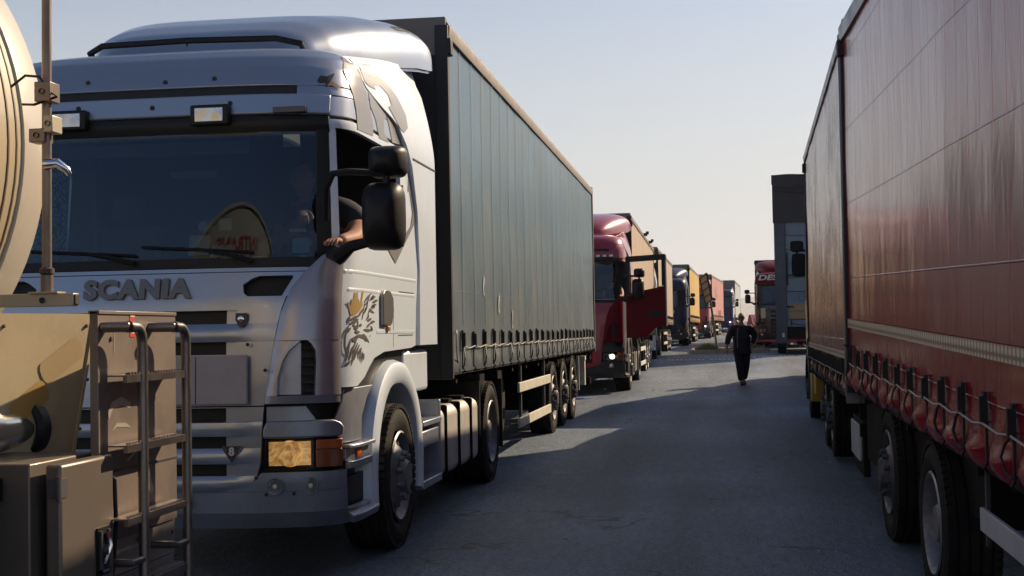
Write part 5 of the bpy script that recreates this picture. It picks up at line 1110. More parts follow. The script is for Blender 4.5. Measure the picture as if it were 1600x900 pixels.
    for (a, z) in ((0.05, 1.50), (0.05, 1.30), (0.09, 1.12), (0.45, 1.50), (0.30, 1.06)):
        q = MB(); c_ = pp(a, z, 0.004); q.lathe([(-0.004, 0.007), (0.003, 0.006), (0.004, 0)], 'x', c_, 8); obj('rivet', q, mat('rivet_rust', (0.14, 0.08, 0.05), 0.7), pn)
    q = MB(); q.tube([(X(-2.13), Yl(4.48), 1.03), (X(-2.07), Yl(4.50), 0.96), (X(-2.065), Yl(4.50), 0.80), (X(-2.09), Yl(4.52), 0.62), (X(-2.07), Yl(4.60), 0.45)], 0.008, 6); obj('brake_hose', q, black_pl, r)
    # ladder: two hooped rails, toothed rungs
    lad = bpy.data.objects.new('ladder', None); C.objects.link(lad); lad.parent = r; lad.empty_display_size = 0.1
    for yy in (4.56, 4.96):
        xr = -1.99; ptl = [(X(-2.08), Yl(yy-0.16), 1.49), (X(-2.0), Yl(yy-0.13), 1.492)]
        q = MB(); pts = [(X(-2.08), Yl(yy-0.13), 1.49), (X(xr), Yl(yy-0.12), 1.49), (X(xr), Yl(yy-0.07), 1.49)]
        for k in range(7): a = k*pi/12; pts.append((X(xr), Yl(yy-0.06+0.06*sin(a)), 1.43+0.06*cos(a)))
        pts += [(X(xr), Yl(yy), 1.2), (X(xr), Yl(yy), 0.33)]
        q.tube(pts, 0.0185, 16, steel_tube); obj('rail', q, steel_tube, lad)
        q = MB(); q.lathe([(-0.012, 0.021), (0.012, 0.021)], 'y', (X(xr), Yl(yy-0.105), 1.49), 14); q.b(X(-2.08), X(xr-0.01), Yl(yy-0.125), Yl(yy-0.10), 1.475, 1.49); obj('rail_bracket', q, steel_tube, lad); q = MB(); q.tube([(X(-2.09), Yl(yy-0.10), 0.68), (X(xr), Yl(yy-0.10), 0.68), (X(xr), Yl(yy), 0.68)], 0.014, 10); obj('rail_bracket', q, steel_tube, lad)
    for z in (1.325, 1.085, 0.835, 0.60):
        q = MB(); q.b(X(-2.0), X(-1.985), Yl(4.42), Yl(4.985), z-0.026, z, steel_tube); q.b(X(-2.055), X(-2.0), Yl(4.42), Yl(4.985), z-0.006, z, steel_tube)
        for k in range(22): q.b(X(-2.0), X(-1.988), Yl(4.44+k*0.025), Yl(4.452+k*0.025), z, z+0.008, chrome)
        obj('rung', q, steel_tube, lad)
    # bracket beam, pole with clamps and cable
    bm_ = mat('bracket_cream_steel', (0.50, 0.44, 0.33), 0.42, 0.35, dirt=(0.3, 0.24, 0.16), damt=0.4); pm_ = mat('pole_brown_steel', (0.26, 0.205, 0.165), 0.35, 0.6, dirt=(0.12, 0.09, 0.07), damt=0.6)
    q = MB(); q.b(X(-2.7), X(-2.035), Yl(4.13), Yl(4.17), 1.558, 1.60); q.b(X(-2.035), X(-2.030), Yl(4.134), Yl(4.166), 1.562, 1.596, seam_dk); q.lathe([(Yl(4.125), 0.010), (Yl(4.125), 0)], 'y', (X(-2.14), 0, 1.578), 14, seam_dk); obj('bracket_beam', q, bm_, r, bevel=0.003)
    q = MB(); px_ = X(-2.135); py_ = Yl(4.15)
    q.tube([(px_, py_, 1.60), (px_+0.008, py_, 3.1)], 0.0155, 14, pm_); q.tube([(px_, py_, 1.60), (px_, py_, 1.66)], 0.020, 14, pm_); q.tube([(px_, py_, 1.66), (px_, py_, 1.665), (px_, py_, 1.68), (px_, py_, 1.685)], [0.016, 0.024, 0.024, 0.016], 14, mat('pole_rubber_brown', (0.06, 0.045, 0.04), 0.6)); q.b(px_-0.05, px_+0.05, py_-0.03, py_+0.03, 1.60, 1.606, bm_)
    pole = obj('pole', q, bm_, r)
    for (a0, a1, b0, b1, z0, z1) in ((-0.02, 0.035, -0.04, 0.03, 2.22, 2.285), (-0.045, 0.010, -0.03, 0.03, 2.09, 2.135), (0.012, 0.042, -0.04, 0.03, 2.12, 2.175)):
        q = MB(); q.b(px_+a0, px_+a1, py_+b0, py_+b1, z0, z1, pm_ if a0 < 0 else bm_); q.lathe([(py_+b0-0.006, 0.009), (py_+b0, 0.009)], 'y', (px_+(a0+a1)/2, 0, (z0+z1)/2), 10, seam_dk); obj('clamp', q, pm_, pole, bevel=0.003)
    q = MB(); q.tube([(px_-0.12, py_, 2.28), (px_-0.06, py_-0.02, 2.31), (px_+0.0, py_-0.04, 2.30), (px_+0.03, py_-0.03, 2.25), (px_+0.055, py_-0.03, 2.235), (px_-0.02, py_-0.04, 2.21), (px_-0.08, py_, 2.22)], 0.0045, 6); obj('cable', q, black_pl, pole)
    q = MB(); q.tube([(px_+0.005, py_-0.02, 2.018), (px_+0.05, py_-0.02, 2.02), (px_+0.075, py_-0.01, 2.0), (px_+0.08, py_, 1.985)], [0.018, 0.016, 0.012, 0.009], 10, chrome); obj('hook', q, chrome, pole)
    # running gear
    q = MB(); q.b(-0.5, 0.5, -9, 0.0, 0.75, 1.12); q.b(-1.15, 1.15, -0.1, 0.35, 0.55, 0.68); q.b(-1.2, 1.2, -3.6, -0.6, 0.95, 1.02); obj('chassis', q, black_mt, r)
    for a in (Yl(3.10), Yl(1.75), Yl(0.4)):
        wheel(r, 1.19, a, 0.49, 1, 'convex'); 
        q = MB(); N = 20; vs = []
        for k in range(N+1):
            an = pi*k/N
            for (x, rr) in ((0.85, 0.60), (1.22, 0.60), (1.24, 0.62), (1.22, 0.635), (0.85, 0.635)): vs.append((x, a + rr*cos(an), 0.49+rr*sin(an)))
        q.add(vs, [(k*5+i, k*5+(i+1) % 5, (k+1)*5+(i+1) % 5, (k+1)*5+i) for k in range(N) for i in range(5)]); obj('mudguard', q, black_pl, r)
    return r
tanker()
# ------------------------------------------------------------------ right row, seen from behind
red_pvc = tarp('red_tarpaulin', (0.26, 0.005, 0.018), 0.17, (0.26, 0.62), 1.0, 0.11, dirt=(0.22, 0.008, 0.02), damt=0.08, spec=0.33, stretch=(1, 2.4, 1.1))
def stripe_mat():
    m = mat('reflective_checks', (0.55, 0.45, 0.36), 0.3, 0.3); n = m.node_tree.nodes; l = m.node_tree.links; b = n['Principled BSDF']; tc = n['Texture Coordinate']
    wv = n.new('ShaderNodeTexWave'); wv.wave_type = 'BANDS'; wv.bands_direction = 'Y'; wv.inputs['Scale'].default_value = 4.5; l.new(tc.outputs['Object'], wv.inputs[0])
    w2 = n.new('ShaderNodeTexWave'); w2.wave_type = 'BANDS'; w2.bands_direction = 'Z'; w2.inputs['Scale'].default_value = 6; l.new(tc.outputs['Object'], w2.inputs[0])
    mx = n.new('ShaderNodeMath'); mx.operation = 'MULTIPLY'; l.new(wv.outputs['Fac'], mx.inputs[0]); l.new(w2.outputs['Fac'], mx.inputs[1])
    r = n.new('ShaderNodeValToRGB'); r.color_ramp.elements[0].position = 0.05; r.color_ramp.elements[0].color = (0.30, 0.19, 0.14, 1); r.color_ramp.elements[1].position = 0.35; r.color_ramp.elements[1].color = (0.78, 0.70, 0.56, 1)
    l.new(mx.outputs[0], r.inputs[0]); l.new(r.outputs[0], b.inputs['Base Color']); return m
stp = stripe_mat()
dark_rail = mat('rail_anodised_grey', (0.22, 0.21, 0.22), 0.35, 0.6, dirt=(0.1, 0.09, 0.09), damt=0.5)
t2 = curtain_trailer('drawbar_trailer', 'near red curtain-sided trailer with black straps along the right edge', (2.405, 11.93, 0.0), pi+0.014, 8.3, 4.04, 0.935, red_pvc, straps=[0.28+0.525*k for k in range(14)], bulge=0.030, detail=2,
    axles=(2.0, 3.78), axle_z=(-0.01, -0.07), guard=None, rot_x=-0.026, stripe=(stp, 1.44, 0.075), legs=False, wr=0.48, railm=dark_rail, cord=True, toprail=0.16, rear=True)
for o in [c for c in t2.children if c.name.startswith('wheel')]:
    if abs(o.location.y-2.0) < 0.01:
        for ch in o.children:
            if ch.name.startswith('rim'): ch.data = RIM_VD
for o in [c for c in t2.children if c.name.startswith('wheel')]:
    if abs(o.location.y-3.78) < 0.01:
        for ch in o.children:
            if ch.name.startswith('rim'): ch.data = RIM_C
q = MB(); q.b(1.19, 1.215, 4.98, 5.93, 0.575, 0.69); gb = obj('guard_board', q, mat('guard_grey_white', (0.50, 0.49, 0.50), 0.5, dirt=(0.3, 0.28, 0.27), damt=0.4), t2, bevel=0.006)
q = MB(); q.b(1.17, 1.19, 4.99, 5.02, 0.5, 0.95); obj('guard_post', q, rim_dk, gb); q = MB(); q.b(1.14, 1.19, 5.88, 5.93, 0.45, 0.9); obj('guard_post', q, rim_dk, gb)
q = MB(); q.b(0.65, 1.215, 6.02, 7.4, 0.12, 0.885); st_ = obj('storage_tank', q, mat('tank_dull_grey', (0.15, 0.145, 0.14), 0.5, 0.3, dirt=(0.08, 0.075, 0.07), damt=0.5), t2, bevel=0.08, seg=5)
for yy in (6.16, 7.1):
    q = MB(); q.b(0.64, 1.232, yy-0.022, yy+0.022, 0.11, 0.90); obj('tank_strap', q, black_mt, st_, bevel=0.08, seg=4)
q = MB(); q.b(0.3, 1.12, 1.2, 4.7, 0.55, 0.86); q.b(-0.3, 0.3, -1.3, 0.5, 0.42, 0.56); q.b(1.10, 1.16, 0.2, 1.2, 0.35, 0.85); obj('underbody_boxes', q, black_mt, t2)
q = MB(); q.tube([(1.275, -0.03, 0.90), (1.275, -0.03, 4.0)], 0.018, 8); q.tube([(1.30, 0.01, 0.93), (1.30, 0.03, 1.28), (1.33, 0.09, 1.30)], 0.012, 6); obj('corner_pole', q, dark_rail, t2)

yel = mat('yellow_paint', (0.52, 0.29, 0.02), 0.35, 0, 0.4, dirt=(0.3, 0.17, 0.03), damt=0.4)
t3 = tractor('rigid_truck', 'yellow cab truck with a red curtain body facing away on the right', (2.735, 23.2, 0.03), pi-0.029, yel, yel, yel, yel, spoiler=False, wheels=((1.5, 'convex'),), tank=False, chassis_len=11.0, rear_bits=False, rimdark=True, wz=-0.1, sc_=(0.985, 1, 0.93))
for o in t3.children:
    if o.name.startswith('mirror'): o.location = (-0.20*(1 if o.bound_box[0][0] > 0 else -1), 0, 0.34); o.scale = (1, 1, 1.08)
for o in t3.children_recursive:
    if o.name.startswith('mirror_glass'): o.data.materials[0] = black_pl
red_pvc2 = tarp('red_brown_tarpaulin', (0.20, 0.030, 0.028), 0.22, (0.25, 0.7), 0.8, 0.08, dirt=(0.2, 0.12, 0.1), damt=0.4, spec=0.5)
curtain_trailer('', '', None, 0, 8.2, 4.24, 0.86, red_pvc2, straps=[3.25+0.36*k for k in range(22)], bulge=0.02, detail=2, axles=(3.6, 5.0), axle_z=(0.0, 0.0), guard=None, root=t3, y0=3.0, legs=False, wr=0.48, railm=dark_rail, stripe=(stp, 1.22, 0.075), xw=1.295, dark_rim=1, toprail=0.12)
q = MB(); q.b(1.16, 1.19, 9.85, 10.85, 0.24, 0.58); q.b(1.10, 1.16, 9.7, 10.95, 0.1, 0.62, black_mt); obj('mudguard_plate', q, mat('plate_grey_white', (0.52, 0.53, 0.56), 0.5, dirt=(0.35, 0.35, 0.36), damt=0.5), t3, bevel=0.01)
q = MB(); q.b(0.7, 1.22, 2.35, 2.95, 0.45, 0.95); obj('side_box', q, yel, t3, bevel=0.02)
q = MB()
N = 16; vs = []
for k in range(N+1):
    an = R(-5)+pi*1.05*k/N
    for (x, rr) in ((0.9, 0.58), (1.27, 0.58), (1.29, 0.60), (1.27, 0.63), (0.9, 0.63)): vs.append((x, 1.5 + rr*cos(an), 0.47+rr*sin(an)))
q.add(vs, [(k*5+i, k*5+(i+1) % 5, (k+1)*5+(i+1) % 5, (k+1)*5+i) for k in range(N) for i in range(5)]); obj('mudguard', q, black_pl, t3)
q = MB(); q.tube([(1.27, 2.25, 1.5), (1.29, 2.3, 2.2), (1.27, 2.35, 3.0)], 0.02, 8); obj('grab_pole', q, yel, t3)

# mostly unseen truck, its sloped load made up to cast the road shadow
def shadow_load_truck():
    r = thing('shadow_load_truck', 'truck with an added load shaped for its road shadow, mostly hidden beyond the yellow cab, one dark wheel showing', 'truck', (3.02, 24.3, 0.03), -0.066)
    cv_ = mat('shadow_load_dark', (0.05, 0.05, 0.055), 0.7, bump=0.2, bscale=4)
    q = MB(); q.prism([(0, 0.95), (0, 4.15), (5.5, 4.15), (8.1, 3.35), (12.4, 1.75), (13.1, 0.95)], 'x', -1.25, 1.25); obj('shadow_load', q, cv_, r, bevel=0.05)
    q = MB(); q.b(-1.22, 1.22, 0.0, 13.1, 0.75, 0.94); obj('bed', q, black_mt, r)
    for a in (2.9, 4.3, 9.5, 10.9): wheel(r, 1.30, a, 0.485, -1, 'convex', True)
    q = MB(); q.b(-1.32, -0.95, 3.65, 5.0, 0.99, 1.04); q.b(-1.32, -0.95, 3.62, 3.66, 0.6, 1.04); obj('mudguard', q, black_pl, r)
shadow_load_truck()

# high dark trailer rear behind it
def high_trailer():
    gz_ = 0.46; r = thing('box_trailer', 'tall dark blue-grey trailer with a black canvas top, rear doors towards us', 'trailer', (3.53, 50.5, gz_), -0.055)
    dk = mat('tall_trailer_slate', (0.055, 0.065, 0.085), 0.55, 0.1, dirt=(0.035, 0.04, 0.05), damt=0.5); pn = mat('tall_trailer_panel', (0.13, 0.17, 0.23), 0.5, 0.1, dirt=(0.09, 0.11, 0.14), damt=0.5); cv_ = mat('canvas_black_grey', (0.028, 0.027, 0.032), 0.8, bump=0.3, bscale=3)
    q = MB(); q.b(-1.22, 1.22, 0.1, 7.6, 1.0, 6.2); obj('body', q, dk, r, bevel=0.02)
    for s in (1, -1): q = MB(); q.b(s*1.28, s*0.88, -0.04, 0.14, 0.40, 4.9); obj('corner_post', q, dk, r, bevel=0.02)
    q = MB()
    for k in range(8): q.b(-0.87, 0.87, 0.02, 0.08, 0.75+0.51*k, 0.75+0.51*(k+1)-0.02)
    pd = obj('rear_door', q, pn, r, bevel=0.008)
    q = MB(); q.b(-0.86, -0.80, -0.02, 0.02, 2.5, 3.7); 
    for z in (1.7, 2.85): q.b(-0.86, -0.62, -0.03, 0.02, z, z+0.05)
    q.tube([(-0.72, -0.04, 0.9), (-0.72, -0.04, 1.25)], 0.02, 6); q.tube([(-0.7, -0.03, 1.12), (-0.3, -0.035, 1.05), (0.3, -0.03, 1.08)], 0.012, 5); obj('door_hinge', q, black_pl, pd)
    q = MB()
    for z in (1.30, 1.58): q.b(-0.78, -0.22, 0.0, 0.02, z, z+0.22)
    obj('warning_plate', q, mat('plate_ochre', (0.30, 0.19, 0.06), 0.6), pd)
    q = MB(); q.tube([(-0.42, 0.0, 1.95), (-0.42, 0, 2.15), (-0.27, 0, 2.26), (-0.12, 0, 2.15), (-0.12, 0, 1.95), (-0.42, 0, 1.95)], 0.012, 5); q.tube([(-0.36, 0, 2.08), (-0.18, 0, 2.08)], 0.012, 5); obj('door_symbol', q, mat('symbol_blue', (0.07, 0.10, 0.2), 0.5), pd)
    q = MB()
    q.grid(lambda u, v: (-1.31+2.62*u, -0.07 - 0.03*sin(u*9) - 0.02*noise.noise(Vector((u*4, v*3, 0))), 4.78+0.03*sin(u*7)+1.75*v), 24, 12)
    q.b(-1.30, 1.30, -0.02, 7.6, 5.7, 6.55); q.b(-1.33, 1.33, -0.10, 0.0, 6.2, 6.54)
    q.tube([(-1.2, -0.13, 6.1), (-0.6, -0.14, 6.02), (0.2, -0.14, 6.08), (1.2, -0.13, 6.05)], 0.015, 5, black_pl); q.tube([(-1.2, -0.13, 5.95), (-0.4, -0.14, 5.85), (1.2, -0.13, 5.8)], 0.015, 5, black_pl); obj('canvas_top', q, cv_, r)
    q = MB(); q.b(-1.2, 1.2, 0.0, 7.5, 0.55, 1.0); q.b(-1.25, 1.25, -0.03, 0.1, 0.55, 0.72); obj('chassis', q, black_mt, r)
    q = MB(); q.b(-1.06, -0.98, -0.06, -0.03, 0.62, 0.78); obj('tail_lamp', q, mat('lamp_pale', (0.6, 0.5, 0.45), 0.4), r)
    for a in (0.9, 2.2, 3.5): wheel(r, 1.24, a, 0.50, 1, 'convex', True)
high_trailer()

# ------------------------------------------------------------------ left row further back
crim = mat('crimson_paint', (0.32, 0.012, 0.030), 0.30, 0.1, 0.6, dirt=(0.2, 0.02, 0.03), damt=0.2)
crim_d = mat('dark_red_paint', (0.15, 0.004, 0.010), 0.4, spec=0.08)
dkgrey = mat('dark_bumper_grey', (0.035, 0.03, 0.032), 0.5)
RX, RY, RZ, RS = -3.16, 28.9, 0.09, 1.05
t4 = tractor('tractor_unit', 'crimson truck cab with its driver door swung open towards the road', (RX, RY, RZ), 0, crim, dkgrey, crim, crim_d, sc_=RS, door_open=True, lit=1, bars=4, rimdark=True)
def open_door():
    q = MB(); hx, hy = 1.27, 0.10
    prof = [(0.0, 1.13), (0.0, 2.02), (0.02, 2.74), (1.02, 2.78), (1.02, 1.36), (0.75, 1.32), (0.55, 1.14)]
    def fr(x0, x1, z0, z1): q.b(hx+x0, hx+x1, hy-0.03, hy+0.03, z0, z1)
    q.prism([(hx+a, b) for a, b in [(0, 1.13), (0.42, 1.14), (0.58, 1.32), (0.80, 1.37), (0.80, 2.17), (0, 2.02)]], 'y', hy-0.035, hy+0.03, crim_d)
    q.prism([(hx+a, b) for a, b in [(0.0, 2.66), (0.80, 2.70), (0.80, 2.80), (0.0, 2.76)]], 'y', hy-0.03, hy+0.03, black_pl)
    q.prism([(hx+a, b) for a, b in [(0.0, 2.76), (0.80, 2.80), (0.80, 2.815), (0.0, 2.775)]], 'y', hy-0.03, hy+0.03, crim_d)
    fr(0.725, 0.80, 2.17, 2.70); q.m[-6:] = [q.mi(black_pl)]*6
    fr(0.0, 0.08, 2.02, 2.70); q.m[-6:] = [q.mi(black_pl)]*6
    d = obj('open_door', q, None, t4, bevel=0.012, label='dark red door swung open')
    q = MB(); q.b(hx+0.05, hx+0.66, hy-0.045, hy-0.035, 1.88, 1.90); q.b(hx+0.44, hx+0.74, hy-0.05, hy-0.035, 1.55, 1.66, black_pl); obj('door_trim', q, crim_d, d)
    q = MB(); q.b(hx+0.80, hx+0.825, hy-0.03, hy+0.05, 1.36, 2.80); obj('bright_strip', q, mat('bright_strip_pale', (0.6, 0.55, 0.5), 0.5), d)  # strip added beside the door, its bright line put into the colour
open_door()
q = MB(); q.tube([(0.15, 1.9, 3.8), (0.12, 2.0, 4.45)], 0.008, 5); obj('antenna', q, black_pl, t4)
tan = tarp('sand_tarpaulin', (0.50, 0.36, 0.255), 0.5, (0.6, 1.2), 0.3, 0.15, dirt=(0.35, 0.27, 0.2), damt=0.3)
t5 = curtain_trailer('curtain_trailer', 'sand-coloured curtain-sided trailer behind the crimson cab', (-3.17, 32.35, 0.1), 0.004, 13.4, 4.10, 1.2, tan, straps=[0.5+0.6*k for k in range(22)], bulge=0.015, detail=1, axles=(7.4, 8.7, 10.0), axle_z=(0.0, 0.03, 0.06))
for yy in (6.2, 9.6): q = MB(); q.b(1.25, 1.40, yy, yy+0.22, 4.0, 4.07); q.b(1.36, 1.44, yy+0.05, yy+0.14, 4.04, 4.12); obj('roof_clip', q, black_pl, t5)
q = MB(); q.b(-1.2, 1.2, -0.12, -0.05, 1.3, 3.75); obj('front_panel', q, crim_d, t5)

def G(x, y): return gz(x, y)
whitep = mat('white_cab_paint', (0.62, 0.62, 0.60), 0.35, 0, 0.4)
t6 = tractor('tractor_unit', 'white truck cab mostly hidden behind the crimson truck door', (-3.28, 46.9, G(-3, 48)), -0.01, whitep, whitep, whitep, whitep, rimdark=True, spoiler=True)
cream_t = tarp('cream_tarpaulin', (0.55, 0.44, 0.32), 0.5, (0.6, 1.2), 0.3, 0.15)
curtain_trailer('curtain_trailer', 'cream curtain-sided trailer behind the white truck cab', (-3.25, 50.2, G(-3, 52)), -0.012, 12.6, 4.0, 1.2, cream_t, straps=[0.5+0.8*k for k in range(15)], detail=1, axles=(7.4, 8.7, 10.0))
blue = mat('dark_blue_paint', (0.008, 0.018, 0.080), 0.4, spec=0.25)
blk_b = mat('bumper_black_blue', (0.03, 0.032, 0.045), 0.45)
white_l = mat('letter_white', (0.65, 0.65, 0.65), 0.5)
t7 = tractor('tractor_unit', 'dark blue truck cab with white letters, in front of a yellow trailer', (-2.50, 66.0, G(-2, 67)), -0.02, blue, blk_b, blue, blue, lit=0, front_text=('MED', 0.33, white_l, 1.60, 0.25), rimdark=True, plate=True)
yelt = tarp('yellow_tarpaulin', (0.62, 0.36, 0.035), 0.45, (0.6, 1.2), 0.3, 0.15, dirt=(0.45, 0.28, 0.06), damt=0.3)
curtain_trailer('curtain_trailer', 'yellow curtain-sided trailer behind the dark blue cab', (-2.44, 69.3, G(-2, 71)), -0.026, 13.5, 4.02, 1.15, yelt, straps=[0.6+0.9*k for k in range(14)], detail=1, axles=(7.4, 8.7, 10.0), railm=bulk_top)
redp = mat('bright_red_paint', (0.42, 0.025, 0.02), 0.3, 0, 0.6)
t8 = tractor('tractor_unit', 'bright red truck cab behind the leaning sign post', (-1.48, 86.0, G(-1, 88)), -0.05, redp, dkgrey, redp, redp, lit=1, rimdark=True)
salm = tarp('salmon_tarpaulin', (0.52, 0.20, 0.16), 0.5, (0.6, 1.2), 0.3, 0.15, dirt=(0.45, 0.25, 0.2), damt=0.3)
curtain_trailer('curtain_trailer', 'faded red curtain-sided trailer with pale lettering behind the red cab', (-1.34, 89.3, G(-1, 92)), -0.062, 13.5, 4.05, 1.1, salm, straps=[0.6+0.9*k for k in range(14)], detail=1, axles=(7.4, 8.7, 10.0), text=[('TRUCK', 0.5, crim, 8.0, 1.6, 2.2), ('HAN', 1.0, mat('letter_pale', (0.62, 0.42, 0.38), 0.6), 5.0, 3.0, 1.2)])
viol = mat('violet_blue_paint', (0.04, 0.04, 0.12), 0.4, spec=0.25)
t9 = tractor('tractor_unit', 'violet-blue truck cab, last one visible in the left queue', (0.30, 106.0, G(0, 108)), -0.05, viol, viol, whitep, viol, lit=2, rimdark=True, spoiler=False)
curtain_trailer('curtain_trailer', 'pale grey trailer behind the last violet-blue cab', (0.45, 109.2, G(0, 112)), -0.05, 13.5, 4.0, 1.1, tarp('pale_grey_tarpaulin', (0.45, 0.47, 0.48), 0.5, (0.6, 1.2), 0.3, 0.15), detail=1, axles=(7.4, 8.7, 10.0), front=bulk_top)

# truck facing us on the right, behind the island
dkcab = mat('dark_cab_paint', (0.03, 0.022, 0.022), 0.35, 0.1, 0.4); palec = mat('pale_cab_side', (0.5, 0.5, 0.46), 0.4)
t10 = tractor('tractor_unit', 'dark truck cab with a red roof reading DES, facing us behind the island', (3.02, 60.0, G(3, 61)), -0.045, dkcab, dkcab, palec, dkcab, roof=crim_d, roof_text=None, rimdark=True, plate=True)
text_part('roof_lettering', 'DES', 0.42, white_l, t10, lambda u, v, w_: tuple(S(tx(-0.66+u*1.15, 3.03+v*0.75), 3.03+v*0.75, 0.012+w_)), 0.004, 0.012, 1.0, 1.0, 0.2)
text_part('front_lettering', 'SCANIA', 0.17, letter_gr, t10, lambda u, v, w_: tuple(S(tx(-0.5+u, 1.73+v), 1.73+v, 0.012+w_)), 0.004, 0.006, 1.0, 1.1)
q = MB(); q.b(-0.98, -0.78, -0.02, 0.03, 1.28, 1.72); obj('paper_sheet', q, mat('sheet_pale_yellow', (0.6, 0.55, 0.38), 0.7), t10)
q = MB(); q.b(-1.2, 1.2, -0.05, 0.1, 0.25, 0.36); obj('red_apron', q, crim, t10)
curtain_trailer('curtain_trailer', 'dark curtain-sided trailer behind the cab reading DES', (3.20, 63.4, G(3, 65)), -0.05, 13.4, 3.9, 1.1, tarp('dark_red_tarpaulin', (0.16, 0.03, 0.03), 0.5, (0.6, 1.2), 0.3, 0.15), detail=0, axles=(7.4, 8.7, 10.0))

# small red car far behind the walking man
def car():
    r = thing('parked_car', 'small red car far off behind the walking man', 'car', (3.4, 98, G(3.4, 98)), 0.1)
    q = MB(); q.prism([(-2.0, 0.25), (-2.05, 0.65), (-1.2, 0.85), (-0.4, 1.38), (0.9, 1.42), (1.7, 0.95), (2.0, 0.9), (2.05, 0.3)], 'x', -0.82, 0.82); obj('body', q, redp, r, bevel=0.08)
    q = MB(); q.prism([(-1.18, 0.88), (-0.43, 1.34), (-0.38, 1.34), (-1.05, 0.88)], 'x', -0.68, 0.68); obj('windscreen', q, black_pl, r)
    for s in (1, -1):
        for y in (-1.25, 1.25): q = MB(); q.lathe([(-0.09, 0.18), (-0.09, 0.30), (0.09, 0.30), (0.09, 0.18), (0.05, 0.0)], 'x', (s*0.78, y, 0.30), 20); obj('wheel', q, rubber, r)
        q = MB(); q.b(s*0.5, s*0.75, -2.07, -1.98, 0.55, 0.68); obj('headlight', q, refl, r)
car()

# driver of the crimson truck
def driver2():
    r = thing('person', 'driver sitting in the open doorway of the crimson truck', 'person', (RX, RY, RZ)); r.scale = (RS,)*3
    V = [(0.95, 0.95, 1.70), (0.95, 0.95, 2.0), (0.95, 0.93, 2.18), (0.96, 0.88, 2.27), (1.12, 0.88, 2.12), (1.15, 0.65, 1.98), (1.0, 0.45, 2.0), (0.76, 0.9, 2.12), (0.75, 0.62, 1.98), (1.0, 0.6, 1.70), (0.86, 0.6, 1.7)]
    skin_fig('body', V, [(0, 1), (1, 2), (2, 3), (2, 4), (4, 5), (5, 6), (2, 7), (7, 8), (0, 9), (0, 10)], [(0.16, 0.12), (0.17, 0.12), 0.12, 0.055, 0.065, 0.045, 0.035, 0.065, 0.045, 0.08, 0.08], skin_m, r)
    skin_fig('shirt', V[:3] + [V[4], V[7]], [(0, 1), (1, 2), (2, 3), (2, 4)], [(0.18, 0.135), (0.19, 0.135), 0.135, 0.08, 0.08], navy, r)
    q = MB(); head_mesh(q, (0.98, 0.82, 2.42), 1.0, skin_m); ear_(q, (0.98, 0.83, 2.415), 1.0, skin_m); obj('head', q, skin_m, r, angle=80)
    q = MB(); q.grid(lambda u, v: (0.98+0.080*sin(pi*0.42*v)*cos(2*pi*u), 0.835+0.105*sin(pi*0.42*v)*sin(2*pi*u), 2.427+0.122*cos(pi*0.42*v)), 20, 8); obj('hair', q, hair_m, r, angle=80)
driver2()
wy = 32.0; walker((0.637, wy, gz(0.665, wy)), 1.65)

# ------------------------------------------------------------------ island, sign, marking, litter
kerb_m = mat('kerb_concrete', (0.34, 0.31, 0.27), 0.8, dirt=(0.2, 0.18, 0.15), damt=0.6, bump=0.2, bscale=8)
soil = mat('island_soil', (0.24, 0.19, 0.13), 0.95, dirt=(0.14, 0.12, 0.07), dscale=2, damt=0.8, bump=0.5, bscale=10)
def island():
    r = thing('traffic_island', 'low concrete-kerbed traffic island with dry soil in the middle distance', 'traffic island', (0, 0, 0))
    q = MB(); x0, x1, y0, y1 = -0.90, 2.1, 53.2, 58.2; x = x0
    while x < x1:
        z = gz(x+0.5, y0); q.b(x+0.004, x+0.996, y0, y0+0.15, z-0.1, z+0.15); z = gz(x, y1); q.b(x+0.004, x+0.996, y1-0.15, y1, z-0.1, z+0.14); x += 1
    y = y0+0.15
    for k in range(5): z = gz(x0, y+0.5); q.b(x0, x0+0.15, y+0.004, y+0.93, z-0.1, z+0.15); y += 0.94
    obj('kerb', q, kerb_m, r, bevel=0.02)
    q = MB(); q.grid(lambda u, v: (x0+0.15+(x1-x0-0.3)*u, y0+0.15+(y1-y0-0.3)*v, gz(x0+(x1-x0)*u, y0+(y1-y0)*v)+0.12+0.05*sin(pi*u)*sin(pi*v)+0.02*noise.noise(Vector((u*30, v*12, 0)))), 60, 20); obj('soil', q, soil, r)
island()
def grass():
    q = MB(); random.seed(3)
    for (cx, cy, n_, h, sd) in ((-0.25, 54.1, 520, 0.30, 0.30), (1.0, 54.4, 260, 0.16, 0.5), (1.4, 56.6, 200, 0.2, 0.4)):
        for _ in range(n_):
            a = random.gauss(0, sd); b = random.gauss(0, 0.3); x = cx+a; x = min(1.9, max(-0.7, x)); y = min(57.9, max(53.5, cy+b)); z = gz(x, y)+0.12; hh = h*random.uniform(0.4, 1.1)*math.exp(-(a/sd)**2*0.4); dx, dy = random.uniform(-0.12, 0.12), random.uniform(-0.1, 0.1); w_ = 0.012
            q.add([(x-w_, y, z), (x+w_, y, z), (x+dx*0.6+w_*0.6, y+dy*0.5, z+hh*0.6), (x+dx, y+dy, z+hh)], [(0, 1, 2), (0, 2, 3)])
    o = obj('grass_tufts', q, mat('grass_dry_green', (0.13, 0.15, 0.035), 0.8, dirt=(0.25, 0.2, 0.08), damt=0.8, dscale=3), angle=80); o['kind'] = 'stuff'; o['label'] = 'dry grass growing on the traffic island'; o['category'] = 'grass'
grass()
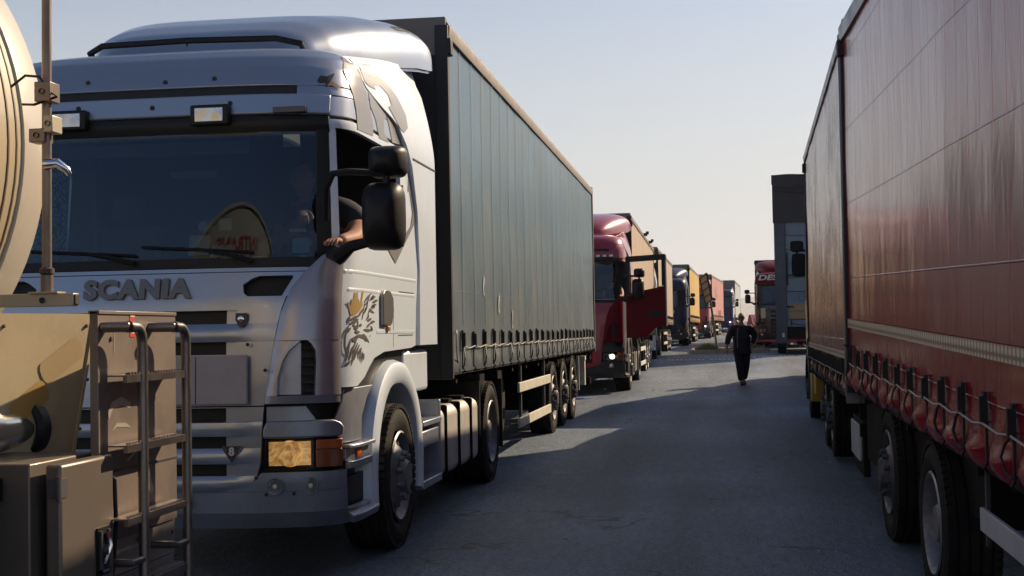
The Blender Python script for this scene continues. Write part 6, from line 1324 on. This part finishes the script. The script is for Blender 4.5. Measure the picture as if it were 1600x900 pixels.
def sign():
    r = thing('road_sign', 'leaning road sign seen from behind on a thin pole on the island', 'road sign', (0.13, 55.6, gz(0.13, 55.6)+0.12))
    gm = mat('sign_back_grey', (0.16, 0.155, 0.14), 0.55, 0.4, dirt=(0.1, 0.09, 0.08), damt=0.5)
    # local: tops computed from the lean of the pole
    A = Vector((-0.62, 0.45, 2.86)); B = Vector((-0.34, -0.45, 3.05)); Cc = Vector((-0.14, -0.45, 1.97)); D = Vector((-0.42, 0.45, 1.86))
    n_ = (B-A).cross(D-A).normalized()*0.02
    q = MB(); q.add([A-n_, B-n_, Cc-n_, D-n_, A+n_, B+n_, Cc+n_, D+n_], [(0, 1, 2, 3), (7, 6, 5, 4), (0, 4, 5, 1), (1, 5, 6, 2), (2, 6, 7, 3), (3, 7, 4, 0)]); pn = obj('sign_panel', q, gm, r)
    q = MB()
    for f in (0.0, 0.25, 0.5, 0.75, 1.0):
        a = A.lerp(D, f) - n_*2.2; b = B.lerp(Cc, f) - n_*2.2; q.tube([a, b], 0.028, 5)
    q.tube([A-n_*2, D-n_*2], 0.025, 5); q.tube([B-n_*2, Cc-n_*2], 0.025, 5); obj('panel_rib', q, black_pl, pn)
    q = MB(); q.tube([(0, 0, -0.1), (-0.14, 0, 1.2), (-0.36, 0, 2.9)], 0.045, 8); obj('pole', q, gm, r)
sign()
q = MB(); y0 = 47.0; random.seed(5)
for k in range(78):
    x = -2.6 + 0.145*k; z = gz(x, y0)+0.004
    if random.random() < 0.08: continue
    q.b(x, x+0.085, y0-0.07, y0+0.07, z-0.03, z+0.022)
o = obj('road_markings', q, mat('marking_white', (0.8, 0.78, 0.72), 0.6)); o['kind'] = 'structure'
q = MB(); random.seed(11)
for _ in range(60):
    x = random.uniform(-1.6, 1.9); y = random.uniform(9, 42); z = gz(x, y)+0.006; s_ = random.uniform(0.006, 0.022); a = random.uniform(0, pi)
    q.box((x, y, z), (s_*2, s_, 0.008), rot=Matrix.Rotation(a, 3, 'Z'))
o = obj('road_grit', q, mat('litter_pale', (0.45, 0.43, 0.38), 0.8)); o['kind'] = 'stuff'; o['label'] = 'small pale grit and litter scattered over the road'; o['category'] = 'grit'
